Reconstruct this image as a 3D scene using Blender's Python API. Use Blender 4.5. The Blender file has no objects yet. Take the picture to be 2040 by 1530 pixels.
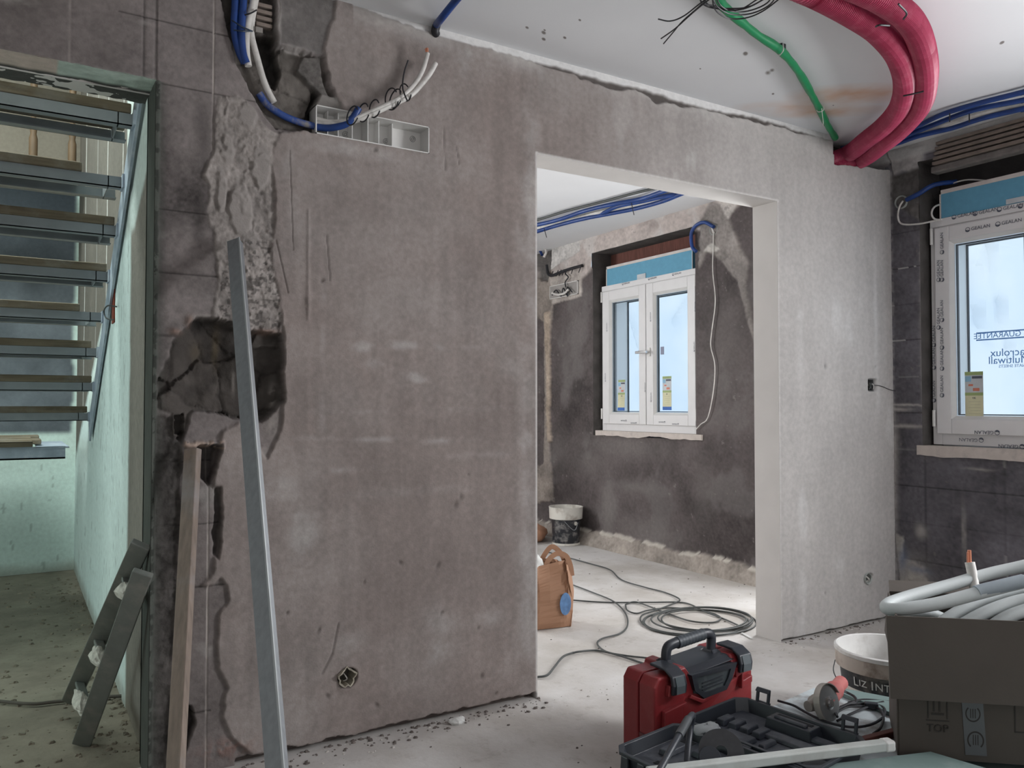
import bpy, math, random
import numpy as np
from mathutils import Matrix, Vector
random.seed(7)
R = math.radians
scene = bpy.context.scene
COL = scene.collection

# ------------------------------------------------------------------ camera, sky, lights, exposure
FPX, CX, CY = 1611.0, 1020.0, 765.0
YAW, PITCH, CAMZ = R(31.65), R(1.53), 1.2
cam_data = bpy.data.cameras.new('camera'); cam = bpy.data.objects.new('camera', cam_data); COL.objects.link(cam)
cam.location = (0, 0, CAMZ); cam.rotation_euler = (math.pi/2 + PITCH, 0, -YAW)
cam_data.sensor_width = 36; cam_data.lens = FPX/2040*36; cam_data.clip_start = .05
scene.camera = cam
scene.view_settings.view_transform = 'Standard'; scene.view_settings.look = 'None'
scene.view_settings.gamma = 1; scene.view_settings.exposure = 0.05
scene.view_settings.use_curve_mapping = False
world = bpy.data.worlds.new('overcast_sky'); scene.world = world; world.use_nodes = True
wn = world.node_tree.nodes; wl = world.node_tree.links
bg = wn['Background']; bg.inputs['Strength'].default_value = 1.16
bg.inputs['Color'].default_value = (.80, .90, 1.0, 1)
def area(name, loc, direction, sx, sy, power, col=(1, 1, 1), portal=False):
    d = bpy.data.lights.new(name, 'AREA'); d.shape = 'RECTANGLE'; d.size = sx; d.size_y = sy
    d.energy = power; d.color = col
    if portal: d.cycles.is_portal = True
    o = bpy.data.objects.new(name, d); COL.objects.link(o); o.location = loc
    o.rotation_euler = Vector(direction).to_track_quat('-Z', 'Y').to_euler()
    return o
XE = 4.29          # inner face of the outside wall
YP, YB = 2.81, 2.96   # partition front and back
CEIL = 2.67
area('unseen_window_fill', (XE-.03, .15, 1.6), (-1, .05, -.08), 1.2, 1.2, 150, (.97, .98, 1))  # added fill for an assumed window out of frame; none is cut here
area('rear_fill', (.4, -3.3, 1.4), (.15, 1, .05), 2.0, 1.8, 24, (.97, .98, 1))  # fill lamp added behind the camera; no terrace door is built
area('far_room_fill', (1.1, 6.83, 1.65), (.25, -1, -.1), .95, 1.4, 108, (.97, .99, 1))  # fill added at the hidden end to brighten the far room
area('behind_jamb_fill', (XE-.03, 3.34, 1.2), (-1, .1, -.05), .5, 1.8, 42, (.97, .99, 1))  # fill added behind the right jamb; the balcony door is invented
area('stairwell_top_fill', (-.5, 4.6, 4.9), (.1, 0, -1), 1.6, 2.6, 275, (.88, 1, .95))  # added overhead lamp for the cool light from upstairs; no skylight is built
area('stairwell_side_fill', (-2.4, 4.6, 1.5), (1, 0, -.05), 1.4, 1.4, 40, (.78, 1, .96))  # added lamp for the light from the left; no window is built there
area('window_portal', (XE+.25, 2.0, 1.6), (-1, 0, 0), 1.3, 1.3, 1, portal=True)
area('window_portal', (XE+.25, 5.0, 1.6), (-1, 0, 0), 1.3, 1.3, 1, portal=True)

# ------------------------------------------------------------------ pixel -> world
SY, CYW = math.sin(YAW), math.cos(YAW)
def ray(px, py):
    a = (px-CX)/FPX; b = -(py-CY)/FPX
    h = math.cos(PITCH) - b*math.sin(PITCH); z = math.sin(PITCH) + b*math.cos(PITCH)
    return Vector((SY*h + CYW*a, CYW*h - SY*a, z)), h
O = Vector((0, 0, CAMZ))
def on_x(px, py, X): d, _ = ray(px, py); return O + d*(X/d.x)
def on_y(px, py, Y): d, _ = ray(px, py); return O + d*(Y/d.y)
def on_z(px, py, Z): d, _ = ray(px, py); return O + d*((Z-CAMZ)/d.z)
def at_d(px, py, D): d, h = ray(px, py); return O + d*(D/h)
def lf(lat, fwd, z=0): return Vector((SY*fwd + CYW*lat, CYW*fwd - SY*lat, z))
def wp(px, py): p = on_y(px, py, YP); return (p.x, p.z)
def we(px, py): p = on_x(px, py, XE); return (p.y, p.z)

# ------------------------------------------------------------------ materials
def srgb(r, g, b):
    return tuple(((c/255)/12.92 if c/255 <= .04045 else ((c/255+.055)/1.055)**2.4) for c in (r, g, b))
MATS = {}
def mat(name, col, rough=.6, metal=0, var=.12, scale=12, bump=0, bscale=80, dirt=None, dirt_scale=4, dirt_amt=.5,
        vcol=False, trans=0, alpha=None, spec=.5, stretch=None):
    if name in MATS: return MATS[name]
    m = bpy.data.materials.new(name); m.use_nodes = True; N = m.node_tree.nodes; L = m.node_tree.links
    b = N['Principled BSDF']; b.inputs['Roughness'].default_value = rough; b.inputs['Metallic'].default_value = metal
    b.inputs['Specular IOR Level'].default_value = spec
    tc = N.new('ShaderNodeTexCoord'); mp = N.new('ShaderNodeMapping'); L.new(tc.outputs['Object'], mp.inputs['Vector'])
    if stretch: mp.inputs['Scale'].default_value = stretch
    n = N.new('ShaderNodeTexNoise'); n.inputs['Scale'].default_value = scale; n.inputs['Detail'].default_value = 6
    L.new(mp.outputs[0], n.inputs['Vector'])
    mr = N.new('ShaderNodeMapRange'); mr.inputs[1].default_value = .25; mr.inputs[2].default_value = .75
    mr.inputs[3].default_value = 1-var; mr.inputs[4].default_value = 1+var
    L.new(n.outputs[0], mr.inputs[0])
    mx = N.new('ShaderNodeMix'); mx.data_type = 'RGBA'; mx.blend_type = 'MULTIPLY'; mx.inputs[0].default_value = 1
    if vcol:
        at = N.new('ShaderNodeAttribute'); at.attribute_name = 'Col'; L.new(at.outputs['Color'], mx.inputs[6])
    else: mx.inputs[6].default_value = (*col, 1)
    L.new(mr.outputs[0], mx.inputs[7]); out = mx.outputs[2]
    if dirt:
        n2 = N.new('ShaderNodeTexNoise'); n2.inputs['Scale'].default_value = dirt_scale; n2.inputs['Detail'].default_value = 8
        n2.inputs['Roughness'].default_value = .65
        L.new(tc.outputs['Object'], n2.inputs['Vector'])
        r2 = N.new('ShaderNodeMapRange'); r2.inputs[1].default_value = .5; r2.inputs[2].default_value = .68
        r2.inputs[3].default_value = 0; r2.inputs[4].default_value = dirt_amt; L.new(n2.outputs[0], r2.inputs[0])
        m2 = N.new('ShaderNodeMix'); m2.data_type = 'RGBA'; L.new(r2.outputs[0], m2.inputs[0]); L.new(out, m2.inputs[6])
        m2.inputs[7].default_value = (*dirt, 1); out = m2.outputs[2]
    L.new(out, b.inputs['Base Color'])
    if bump:
        n3 = N.new('ShaderNodeTexNoise'); n3.inputs['Scale'].default_value = bscale; n3.inputs['Detail'].default_value = 5
        L.new(mp.outputs[0], n3.inputs['Vector'])
        bp = N.new('ShaderNodeBump'); bp.inputs['Strength'].default_value = bump; bp.inputs['Distance'].default_value = .004
        L.new(n3.outputs[0], bp.inputs['Height']); L.new(bp.outputs[0], b.inputs['Normal'])
    if trans: b.inputs['Transmission Weight'].default_value = trans
    if alpha is not None: b.inputs['Alpha'].default_value = alpha
    MATS[name] = m; return m
M = dict(
 wall=mat('masonry', (.3,)*3, .92, vcol=True, var=.10, scale=40, bump=.35, bscale=160, spec=.2),
 ceil=mat('ceiling_board', (.70, .705, .72), .9, var=.03, scale=2, bump=.05, bscale=30, spec=.2),
 soffit=mat('smooth_plaster', (.60, .575, .555), .9, var=.05, scale=6, bump=.1, spec=.2),
 pvc=mat('white_pvc', (.68, .67, .67), .45, var=.03),
 pvcd=mat('seal_grey', (.05, .06, .07), .6),
 whiteplastic=mat('white_plastic', (.66, .65, .63), .45, var=.05, bump=.05),
 sill=mat('sill_stone', (.52, .46, .42), .7, var=.1, scale=20, dirt=(.25, .22, .21), dirt_scale=9),
 blueboard=mat('blue_board', (.12, .33, .47), .8, var=.06, scale=30, bump=.1, bscale=200),
 boardedge=mat('board_edge', (.6, .55, .52), .8),
 blue=mat('blue_conduit', (.010, .045, .20), .45, var=.25, scale=15, bump=.1),
 green=mat('green_conduit', (.0, .20, .065), .42, var=.15, scale=15),
 pink=mat('pink_duct', (.36, .030, .085), .42, var=.12, scale=10, dirt=(.5, .14, .2), dirt_scale=20, dirt_amt=.35),
 white=mat('white_conduit', (.62, .60, .57), .5, var=.12, scale=14, dirt=(.3, .27, .24), dirt_scale=18, dirt_amt=.5),
 black=mat('black_wire', (.012, .012, .016), .5),
 cable=mat('grey_cable', (.055, .06, .058), .55, var=.2),
 steel=mat('galvanised_steel', (.27, .285, .30), .5, metal=.55, var=.12, scale=20, stretch=(4, 4, 1)),
 stairsteel=mat('primed_steel', (.23, .255, .27), .55, metal=.2, var=.15, scale=10),
 stringer=mat('pale_primed_steel', (.36, .42, .50), .55, metal=.1, var=.2, scale=12, dirt=(.6, .62, .62), dirt_scale=12, dirt_amt=.5),
 alu=mat('dusty_aluminium', (.17, .185, .17), .55, metal=.25, var=.15, scale=20, dirt=(.28, .27, .24), dirt_scale=12, dirt_amt=.6),
 plank=mat('dusty_timber', (.235, .185, .152), .8, var=.25, scale=6, stretch=(12, 12, 1), bump=.25, dirt=(.27, .25, .245), dirt_scale=5, dirt_amt=.85),
 tread=mat('stair_timber', (.15, .12, .08), .8, var=.35, scale=6, stretch=(1, 12, 12), bump=.3, dirt=(.24, .23, .2), dirt_scale=7, dirt_amt=.55),
 rail=mat('railing_timber', (.085, .05, .024), .7, var=.3, scale=8, stretch=(6, 6, 1)),
 copper=mat('copper', (.62, .25, .15), .4, metal=.6),
 red=mat('red_case', (.24, .022, .026), .42, var=.1, scale=8, bump=.08, bscale=300, dirt=(.34, .09, .085), dirt_scale=9, dirt_amt=.25),
 dplastic=mat('dark_plastic', (.022, .026, .034), .42, var=.15, bump=.06, bscale=300),
 dplast2=mat('dusty_dark_plastic', (.030, .035, .048), .55, var=.25, scale=18, bump=.1, bscale=250, dirt=(.10, .105, .115), dirt_scale=9, dirt_amt=.7),
 card=mat('cardboard', (.075, .062, .052), .85, var=.07, scale=8, bump=.08, bscale=120),
 print=mat('print_ink', (.032, .026, .023), .8),
 tape=mat('packing_tape', (.10, .10, .105), .35, var=.1),
 bag=mat('kraft_paper', (.34, .185, .11), .75, var=.05, scale=5, bump=.05, bscale=14),
 bagblue=mat('blue_print', (.10, .20, .38), .75, var=.3, scale=40),
 bucket_black=mat('black_pail', (.018, .020, .026), .5, dirt=(.4, .38, .36), dirt_scale=16, dirt_amt=.6, var=.2),
 bucket_white=mat('white_pail', (.62, .60, .55), .5, dirt=(.24, .19, .15), dirt_scale=9, dirt_amt=.75, var=.08),
 bucket_grime=mat('grimy_pail_rim', (.44, .38, .33), .7, dirt=(.2, .155, .125), dirt_scale=12, dirt_amt=.8, var=.15),
 bucket_in=mat('pail_inside', (.68, .67, .65), .5, dirt=(.25, .2, .15), dirt_scale=14, dirt_amt=.3),
 gboard=mat('green_plasterboard', (.16, .225, .215), .85, var=.06, scale=6, dirt=(.36, .4, .38), dirt_scale=5, dirt_amt=.35),
 stained=mat('stained_sheet', (.50, .56, .58), .7, var=.15, scale=12, dirt=(.24, .22, .2), dirt_scale=11, dirt_amt=.9),
 maroon=mat('maroon_timber', (.115, .035, .028), .7, var=.2),
 trunk=mat('cable_trunking', (.47, .49, .47), .55, var=.05, dirt=(.3, .28, .25), dirt_scale=8, dirt_amt=.4),
 film=mat('frosted_wrap', (.26, .30, .29), .35, var=.15, scale=9, bump=.2, bscale=12),
 rubble=mat('rubble', (.19, .165, .125), .95, var=.4, scale=25, bump=.5),
 debris=mat('debris_chips', (.13, .11, .10), .95, var=.4, scale=25),
 pile=mat('rust_sand', (.45, .24, .15), .95, var=.2, scale=20, bump=.5),
 chrome=mat('steel_bright', (.62, .62, .62), .25, metal=1),
 gbody=mat('grinder_metal', (.36, .33, .30), .5, metal=.5, var=.2, scale=20),
 gpink=mat('grinder_body', (.50, .14, .13), .6, dirt=(.55, .35, .32), dirt_scale=20, dirt_amt=.5),
 disc=mat('cut_disc', (.035, .035, .038), .8, var=.2, scale=60),
 paper=mat('white_scrap', (.62, .62, .6), .8, bump=.4, bscale=30),
 lyellow=mat('label_cream', (.60, .58, .38), .6), lgreen=mat('label_green', (.30, .38, .16), .6),
 lblue=mat('label_blue', (.03, .12, .42), .6), lgrey=mat('label_grey', (.50, .53, .55), .6), lred=mat('label_red', (.6, .2, .13), .6),
 ltext=mat('label_ink', (.09, .10, .13), .7),
 brick=mat('red_brick', (.16, .065, .05), .9, var=.35, scale=14, stretch=(1, 8, .6), bump=.4),
 clay=mat('clay_slats', (.21, .17, .145), .9, var=.2, scale=20, bump=.3),
 mortar=mat('grey_mortar', (.17, .155, .145), .95, var=.25, scale=22, bump=.7, bscale=60),
 sheetprint=mat('sheet_print', (.14, .34, .72), .6),
)
def floor_mat(name, c1, c2, c3, sc=1.6):
    m = bpy.data.materials.new(name); m.use_nodes = True; N = m.node_tree.nodes; L = m.node_tree.links
    b = N['Principled BSDF']; b.inputs['Roughness'].default_value = .88; b.inputs['Specular IOR Level'].default_value = .25
    tc = N.new('ShaderNodeTexCoord')
    def nz(s, d=8, r=.6):
        n = N.new('ShaderNodeTexNoise'); n.inputs['Scale'].default_value = s; n.inputs['Detail'].default_value = d
        n.inputs['Roughness'].default_value = r; L.new(tc.outputs['Object'], n.inputs['Vector']); return n
    r1 = N.new('ShaderNodeValToRGB'); L.new(nz(sc).outputs[0], r1.inputs[0])
    r1.color_ramp.elements[0].position = .36; r1.color_ramp.elements[0].color = (*c1, 1)
    r1.color_ramp.elements[1].position = .62; r1.color_ramp.elements[1].color = (*c2, 1)
    mr = N.new('ShaderNodeMapRange'); L.new(nz(sc*9, 8, .7).outputs[0], mr.inputs[0])
    mr.inputs[1].default_value = .56; mr.inputs[2].default_value = .72; mr.inputs[3].default_value = 0; mr.inputs[4].default_value = .55
    mx = N.new('ShaderNodeMix'); mx.data_type = 'RGBA'; L.new(mr.outputs[0], mx.inputs[0]); L.new(r1.outputs[0], mx.inputs[6])
    mx.inputs[7].default_value = (*c3, 1); L.new(mx.outputs[2], b.inputs['Base Color'])
    bp = N.new('ShaderNodeBump'); bp.inputs['Strength'].default_value = .35; bp.inputs['Distance'].default_value = .008
    L.new(nz(28).outputs[0], bp.inputs['Height']); L.new(bp.outputs[0], b.inputs['Normal'])
    return m
M['floor'] = floor_mat('dusty_screed', (.40, .37, .34), (.56, .54, .525), (.29, .25, .22))
M['floor_stair'] = floor_mat('rubbly_ground', (.19, .165, .13), (.29, .26, .205), (.14, .12, .09), 3)
def glass_mat():
    m = bpy.data.materials.new('window_glass'); m.use_nodes = True; N = m.node_tree.nodes; L = m.node_tree.links
    N.remove(N['Principled BSDF']); o = N['Material Output']
    t = N.new('ShaderNodeBsdfTransparent'); t.inputs[0].default_value = (.94, .97, .98, 1)
    g = N.new('ShaderNodeBsdfGlossy'); g.inputs['Roughness'].default_value = .03
    x = N.new('ShaderNodeMixShader'); x.inputs[0].default_value = .05; L.new(t.outputs[0], x.inputs[1]); L.new(g.outputs[0], x.inputs[2])
    L.new(x.outputs[0], o.inputs[0]); return m
M['glass'] = glass_mat()
def sheet_mat():
    m = bpy.data.materials.new('translucent_sheeting'); m.use_nodes = True; N = m.node_tree.nodes; L = m.node_tree.links
    N.remove(N['Principled BSDF']); o = N['Material Output']
    tc = N.new('ShaderNodeTexCoord'); n = N.new('ShaderNodeTexNoise'); n.inputs['Scale'].default_value = 1.6; n.inputs['Detail'].default_value = 3
    L.new(tc.outputs['Object'], n.inputs['Vector'])
    r = N.new('ShaderNodeValToRGB'); L.new(n.outputs[0], r.inputs[0])
    r.color_ramp.elements[0].position = .35; r.color_ramp.elements[0].color = (.78, .86, .95, 1)
    r.color_ramp.elements[1].position = .7; r.color_ramp.elements[1].color = (.97, .98, .99, 1)
    t = N.new('ShaderNodeBsdfTransparent'); L.new(r.outputs[0], t.inputs[0])
    d = N.new('ShaderNodeBsdfTranslucent'); L.new(r.outputs[0], d.inputs[0])
    x = N.new('ShaderNodeMixShader'); x.inputs[0].default_value = .5
    L.new(t.outputs[0], x.inputs[1]); L.new(d.outputs[0], x.inputs[2]); L.new(x.outputs[0], o.inputs[0]); return m
M['sheet'] = sheet_mat()

# ------------------------------------------------------------------ mesh building helpers
def tag(o, label=None, cat=None, group=None, kind=None):
    if label: o['label'] = label
    if cat: o['category'] = cat
    if group: o['group'] = group
    if kind: o['kind'] = kind
    return o
def thing(name, loc, label, cat, group=None):
    o = bpy.data.objects.new(name, None); COL.objects.link(o); o.location = loc; o.empty_display_size = .05
    return tag(o, label, cat, group)
def catmull(pts, n):
    P = np.array([tuple(p) for p in pts], float)
    if len(P) < 3:
        t = np.linspace(0, 1, max(2, n))[:, None]; return P[0]*(1-t)+P[-1]*t
    E = np.vstack([2*P[0]-P[1], P, 2*P[-1]-P[-2]]); out = []
    seg = len(P)-1; L = np.linalg.norm(np.diff(P, axis=0), axis=1); tot = L.sum()
    for i in range(seg):
        k = max(2, int(round(n*L[i]/tot))); t = np.linspace(0, 1, k, endpoint=False)[:, None]
        a, b, c, d = E[i], E[i+1], E[i+2], E[i+3]
        out.append(.5*((2*b)+(-a+c)*t+(2*a-5*b+4*c-d)*t**2+(-a+3*b-3*c+d)*t**3))
    out.append(P[-1:]); return np.vstack(out)
class MB:
    def __init__(s, M_=None): s.v = []; s.f = []; s.M = M_
    def add(s, vs, fs):
        o = len(s.v)
        for p in vs:
            p = Vector(p); s.v.append(tuple(s.M @ p) if s.M is not None else tuple(p))
        s.f += [tuple(i+o for i in q) for q in fs]; return s
    def box(s, a, b):
        x0, y0, z0 = a; x1, y1, z1 = b
        return s.add([(x0,y0,z0),(x1,y0,z0),(x1,y1,z0),(x0,y1,z0),(x0,y0,z1),(x1,y0,z1),(x1,y1,z1),(x0,y1,z1)],
            [(0,3,2,1),(4,5,6,7),(0,1,5,4),(1,2,6,5),(2,3,7,6),(3,0,4,7)])
    def hexa(s, q0, q1):   # two quads of 4 points
        return s.add(list(q0)+list(q1), [(0,3,2,1),(4,5,6,7),(0,1,5,4),(1,2,6,5),(2,3,7,6),(3,0,4,7)])
    def bar(s, p0, p1, w, h, side=(0, 0, 1)):
        p0, p1 = Vector(p0), Vector(p1); d = (p1-p0).normalized(); a = d.cross(Vector(side)).normalized()*w/2
        b = a.cross(d).normalized()*h/2
        return s.hexa([p0-a-b, p0+a-b, p0+a+b, p0-a+b], [p1-a-b, p1+a-b, p1+a+b, p1-a+b])
    def tube(s, pts, r, n=10, steps=None, prof=None, flat=1.0, closed=False):
        P = catmull(pts, steps or max(8, len(pts)*6)) if len(pts) > 2 or steps else np.array([tuple(p) for p in pts], float)
        T = np.gradient(P, axis=0); T /= np.linalg.norm(T, axis=1)[:, None]+1e-9
        up = np.array((0, 0, 1.)) if abs(T[0][2]) < .9 else np.array((1., 0, 0))
        a = np.cross(T[0], up); a /= np.linalg.norm(a); vs = []
        for i in range(len(P)):
            a = a-T[i]*np.dot(a, T[i]); a /= np.linalg.norm(a); b = np.cross(T[i], a)
            rr = r if prof is None else r*prof(i)
            for k in range(n):
                t = 2*math.pi*k/n; vs.append(P[i]+rr*(math.cos(t)*a+math.sin(t)*flat*b))
        fs = []
        for i in range(len(P)-1):
            for k in range(n):
                k2 = (k+1) % n; fs.append((i*n+k, i*n+k2, (i+1)*n+k2, (i+1)*n+k))
        fs.append(tuple(range(n))[::-1]); fs.append(tuple((len(P)-1)*n+k for k in range(n)))
        return s.add(vs, fs)
    def lathe(s, prof, c, n=32, frame=None, cap=False):
        vs = []; F = frame or Matrix.Identity(3); c = Vector(c)
        for r, z in prof:
            for k in range(n):
                t = 2*math.pi*k/n; vs.append(c+F@Vector((r*math.cos(t), r*math.sin(t), z)))
        fs = [(i*n+k, i*n+(k+1) % n, (i+1)*n+(k+1) % n, (i+1)*n+k) for i in range(len(prof)-1) for k in range(n)]
        if cap: fs += [tuple(range(n))[::-1], tuple((len(prof)-1)*n+k for k in range(n))]
        return s.add(vs, fs)
    def prism(s, poly, t0, t1, fn):   # fn(u, v, t) -> point
        n = len(poly); vs = [fn(u, v, t0) for u, v in poly]+[fn(u, v, t1) for u, v in poly]
        return s.add(vs, [tuple(range(n))[::-1], tuple(range(n, 2*n))]+[(k, (k+1) % n, n+(k+1) % n, n+k) for k in range(n)])
    def build(s, name, m, parent=None, smooth=False, bevel=0, label=None, cat=None, group=None, kind=None, seg=2):
        V = np.array(s.v, float); me = bpy.data.meshes.new(name)
        if parent is None:
            off = np.array([(V[:, 0].min()+V[:, 0].max())/2, (V[:, 1].min()+V[:, 1].max())/2, V[:, 2].min()])
        else: off = np.array(tuple(root_loc(parent)))
        me.from_pydata((V-off).tolist(), [], s.f); me.materials.append(M[m] if isinstance(m, str) else m)
        me.update()
        import bmesh
        b = bmesh.new(); b.from_mesh(me); bmesh.ops.recalc_face_normals(b, faces=b.faces); b.to_mesh(me); b.free()
        if smooth:
            me.polygons.foreach_set('use_smooth', [True]*len(me.polygons)); 
            try: me.set_sharp_from_angle(angle=R(40))
            except Exception: pass
        o = bpy.data.objects.new(name, me); COL.objects.link(o)
        if parent is None: o.location = off
        else: o.parent = parent
        if bevel:
            md = o.modifiers.new('bevel', 'BEVEL'); md.width = bevel; md.segments = seg; md.limit_method = 'ANGLE'; md.angle_limit = R(35)
        return tag(o, label, cat, group, kind)
def root_loc(o):
    while o.parent: o = o.parent
    return o.location
def text_mb(txt, size, origin, ux, uz, n_off=.0015, ext=.0006, mirror=False, align='CENTER'):
    cu = bpy.data.curves.new('t', 'FONT'); cu.body = txt; cu.size = size; cu.extrude = ext; cu.align_x = align; cu.align_y = 'CENTER'
    cu.resolution_u = 3
    o = bpy.data.objects.new('t', cu); COL.objects.link(o)
    dg = bpy.context.evaluated_depsgraph_get(); me = bpy.data.meshes.new_from_object(o.evaluated_get(dg))
    ux, uz = Vector(ux).normalized(), Vector(uz).normalized(); nn = ux.cross(uz)
    mb = MB()
    mb.add([Vector(origin)+ux*(v.co.x*(-1 if mirror else 1))+uz*v.co.y+nn*(v.co.z+n_off) for v in me.vertices],
           [tuple(p.vertices) for p in me.polygons])
    bpy.data.objects.remove(o); bpy.data.curves.remove(cu); bpy.data.meshes.remove(me)
    return mb

# ------------------------------------------------------------------ numpy noise and height-field walls
_tab = np.random.RandomState(11).rand(256, 256)
def vn(u, v, seed=0):
    u = u+seed*17.31; v = v+seed*9.77
    iu = np.floor(u).astype(int); iv = np.floor(v).astype(int); fu = u-iu; fv = v-iv
    fu = fu*fu*(3-2*fu); fv = fv*fv*(3-2*fv)
    g = lambda a, b: _tab[(a+seed*7) & 255, (b+seed*13) & 255]
    return (g(iu, iv)*(1-fu)+g(iu+1, iv)*fu)*(1-fv)+(g(iu, iv+1)*(1-fu)+g(iu+1, iv+1)*fu)*fv
def fbm(u, v, s, seed=0, o=4):
    r = 0; a = .5; t = 0
    for i in range(o): r = r+a*vn(u*s, v*s, seed+i); t += a; a *= .5; s *= 2.03
    return r/t-.5
def cells(u, v, s, seed=0):   # worley: distance to the cell border and cell value
    u = u*s; v = v*s; iu = np.floor(u).astype(int); iv = np.floor(v).astype(int); d1 = np.full(u.shape, 9.); d2 = np.full(u.shape, 9.); val = np.zeros(u.shape)
    for a in (-1, 0, 1):
        for b in (-1, 0, 1):
            hu = _tab[(iu+a+seed) & 255, (iv+b) & 255]; hv = _tab[(iv+b+seed*3) & 255, (iu+a+91) & 255]
            d = np.hypot(iu+a+hu-u, iv+b+hv-v); near = d < d1
            d2 = np.where(near, d1, np.minimum(d2, d)); val = np.where(near, hu, val); d1 = np.where(near, d, d1)
    return d2-d1, val
def inpoly(U, V, pts):
    r = np.zeros(U.shape, bool); n = len(pts)
    for i in range(n):
        x0, y0 = pts[i]; x1, y1 = pts[(i+1) % n]
        if y0 == y1: continue
        r ^= ((y0 > V) != (y1 > V)) & (U < (x1-x0)*(V-y0)/(y1-y0)+x0)
    return r
def blur(m, k=1):
    m = m.astype(float)
    for _ in range(k):
        p = np.pad(m, 1, mode='edge')
        m = (p[1:-1, 1:-1]*4+p[:-2, 1:-1]*2+p[2:, 1:-1]*2+p[1:-1, :-2]*2+p[1:-1, 2:]*2+p[:-2, :-2]+p[2:, 2:]+p[:-2, 2:]+p[2:, :-2])/16
    return m
def sstep(a, b, x): t = np.clip((x-a)/(b-a), 0, 1); return t*t*(3-2*t)
def axis(breaks, steps):
    out = []
    for i in range(len(breaks)-1):
        n = max(1, int(round((breaks[i+1]-breaks[i])/steps[i]))); out.append(np.linspace(breaks[i], breaks[i+1], n, endpoint=False))
    return np.concatenate(out+[[breaks[-1]]])
def field(name, us, vs, fn, hole, to3d, m='wall', parent=None, flip=False):
    U, V = np.meshgrid(us, vs); H, C = fn(U, V)
    P = to3d(U, V, H).reshape(-1, 3); nu, nv = len(us), len(vs)
    uc = (us[:-1]+us[1:])/2; vc = (vs[:-1]+vs[1:])/2; UC, VC = np.meshgrid(uc, vc)
    keep = ~hole(UC, VC); I, J = np.nonzero(keep)
    a = I*nu+J; F = np.stack([a, a+1, a+nu+1, a+nu], 1)
    if flip: F = F[:, ::-1]
    used = np.zeros(nu*nv, bool); used[F.ravel()] = True; idx = np.cumsum(used)-1
    P = P[used]; F = idx[F]; Cc = C.reshape(-1, 3)[used]
    me = bpy.data.meshes.new(name); me.vertices.add(len(P)); me.vertices.foreach_set('co', P.ravel())
    me.loops.add(len(F)*4); me.loops.foreach_set('vertex_index', F.ravel().astype(np.int32))
    me.polygons.add(len(F)); me.polygons.foreach_set('loop_start', np.arange(0, len(F)*4, 4, dtype=np.int32))
    me.polygons.foreach_set('use_smooth', np.ones(len(F), bool)); me.update(calc_edges=True)
    at = me.color_attributes.new('Col', 'FLOAT_COLOR', 'POINT'); at.data.foreach_set('color', np.hstack([np.clip(Cc, 0, 1), np.ones((len(Cc), 1))]).ravel())
    me.materials.append(M[m]); me.validate()
    o = bpy.data.objects.new(name, me); COL.objects.link(o); o['kind'] = 'structure'
    return o
def mixc(C, c, m): return C*(1-m[..., None])+np.array(c)*m[..., None] if not callable(c) else C
def struct(mb, name, m, parent=None, **k): return mb.build(name, m, parent, kind='structure', **k)
# ------------------------------------------------------------------ the partition wall (blocks, render, hacked chases, fresh plaster)
XJ = wp(303, 800)[0]            # jamb of the stairwell opening
ZL = wp(303, 158)[1]            # its lintel
XD0, XD1 = wp(1067, 800)[0], wp(1548, 800)[0]; ZD = (wp(1067, 308)[1]+wp(1546, 402)[1])/2
XB0, XB1 = wp(626, 240)[0], wp(851, 280)[0]; ZB0, ZB1 = wp(625, 268)[1], wp(625, 211)[1]   # long junction box
def PW(*pts): return [wp(*p) for p in pts]
DARK = (.185, .163, .157); DARK2 = (.15, .138, .132); PL = (.228, .192, .178); PLD = (.46, .44, .425); WHITE = (.66, .65, .64)
POLY_PLASTER = PW((668, -60), (1100, -60), (1900, 200), (1900, 1300), (1066, 1560), (700, 1560), (590, 1500), (500, 1502), (462, 1465), (440, 1425),
    (452, 1372), (432, 1330), (430, 1285), (440, 1215), (458, 1195), (456, 1170), (440, 1150), (424, 1165), (398, 1165), (424, 1140), (430, 1080), (440, 1010), (422, 960), (428, 905),
    (442, 860), (458, 850), (478, 842), (510, 880), (530, 915), (548, 880), (556, 860), (560, 830), (566, 800), (560, 730), (562, 690), (560, 640), (556, 590), (546, 540),
    (540, 500), (547, 430), (545, 360), (541, 300), (552, 268), (600, 262), (640, 262), (690, 250), (682, 222), (660, 170), (645, 130), (642, 100), (650, 65), (664, 40))
POLY_ROUGH = PW((433, 195), (470, 190), (505, 215), (530, 255), (552, 268), (562, 420), (560, 640), (555, 690), (470, 655), (440, 640), (420, 640), (432, 560), (426, 470), (410, 430), (418, 380), (404, 350), (430, 300), (428, 230))
POLY_HOLE = PW((344, 680), (376, 652), (392, 634), (440, 636), (468, 652), (500, 662), (555, 668), (564, 700), (562, 740), (566, 800), (548, 818), (520, 838), (498, 842), (470, 832), (420, 822), (380, 822), (362, 880), (345, 870), (340, 825), (318, 815), (312, 760), (330, 720))
POLY_CHASE = PW((434, -40), (552, -40), (550, 90), (600, 100), (645, 120), (655, 170), (690, 240), (628, 268), (590, 262), (548, 255), (520, 215), (480, 150), (462, 95), (452, 40))
POLY_BLOCK = PW((560, -40), (668, -40), (664, 40), (648, 75), (640, 112), (600, 98), (553, 88))
POLY_SLOT = PW((393, 890), (440, 888), (432, 930), (412, 965), (398, 950))
POLY_SLOT2 = PW((425, 965), (436, 968), (440, 1040), (436, 1110), (424, 1100))
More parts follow.
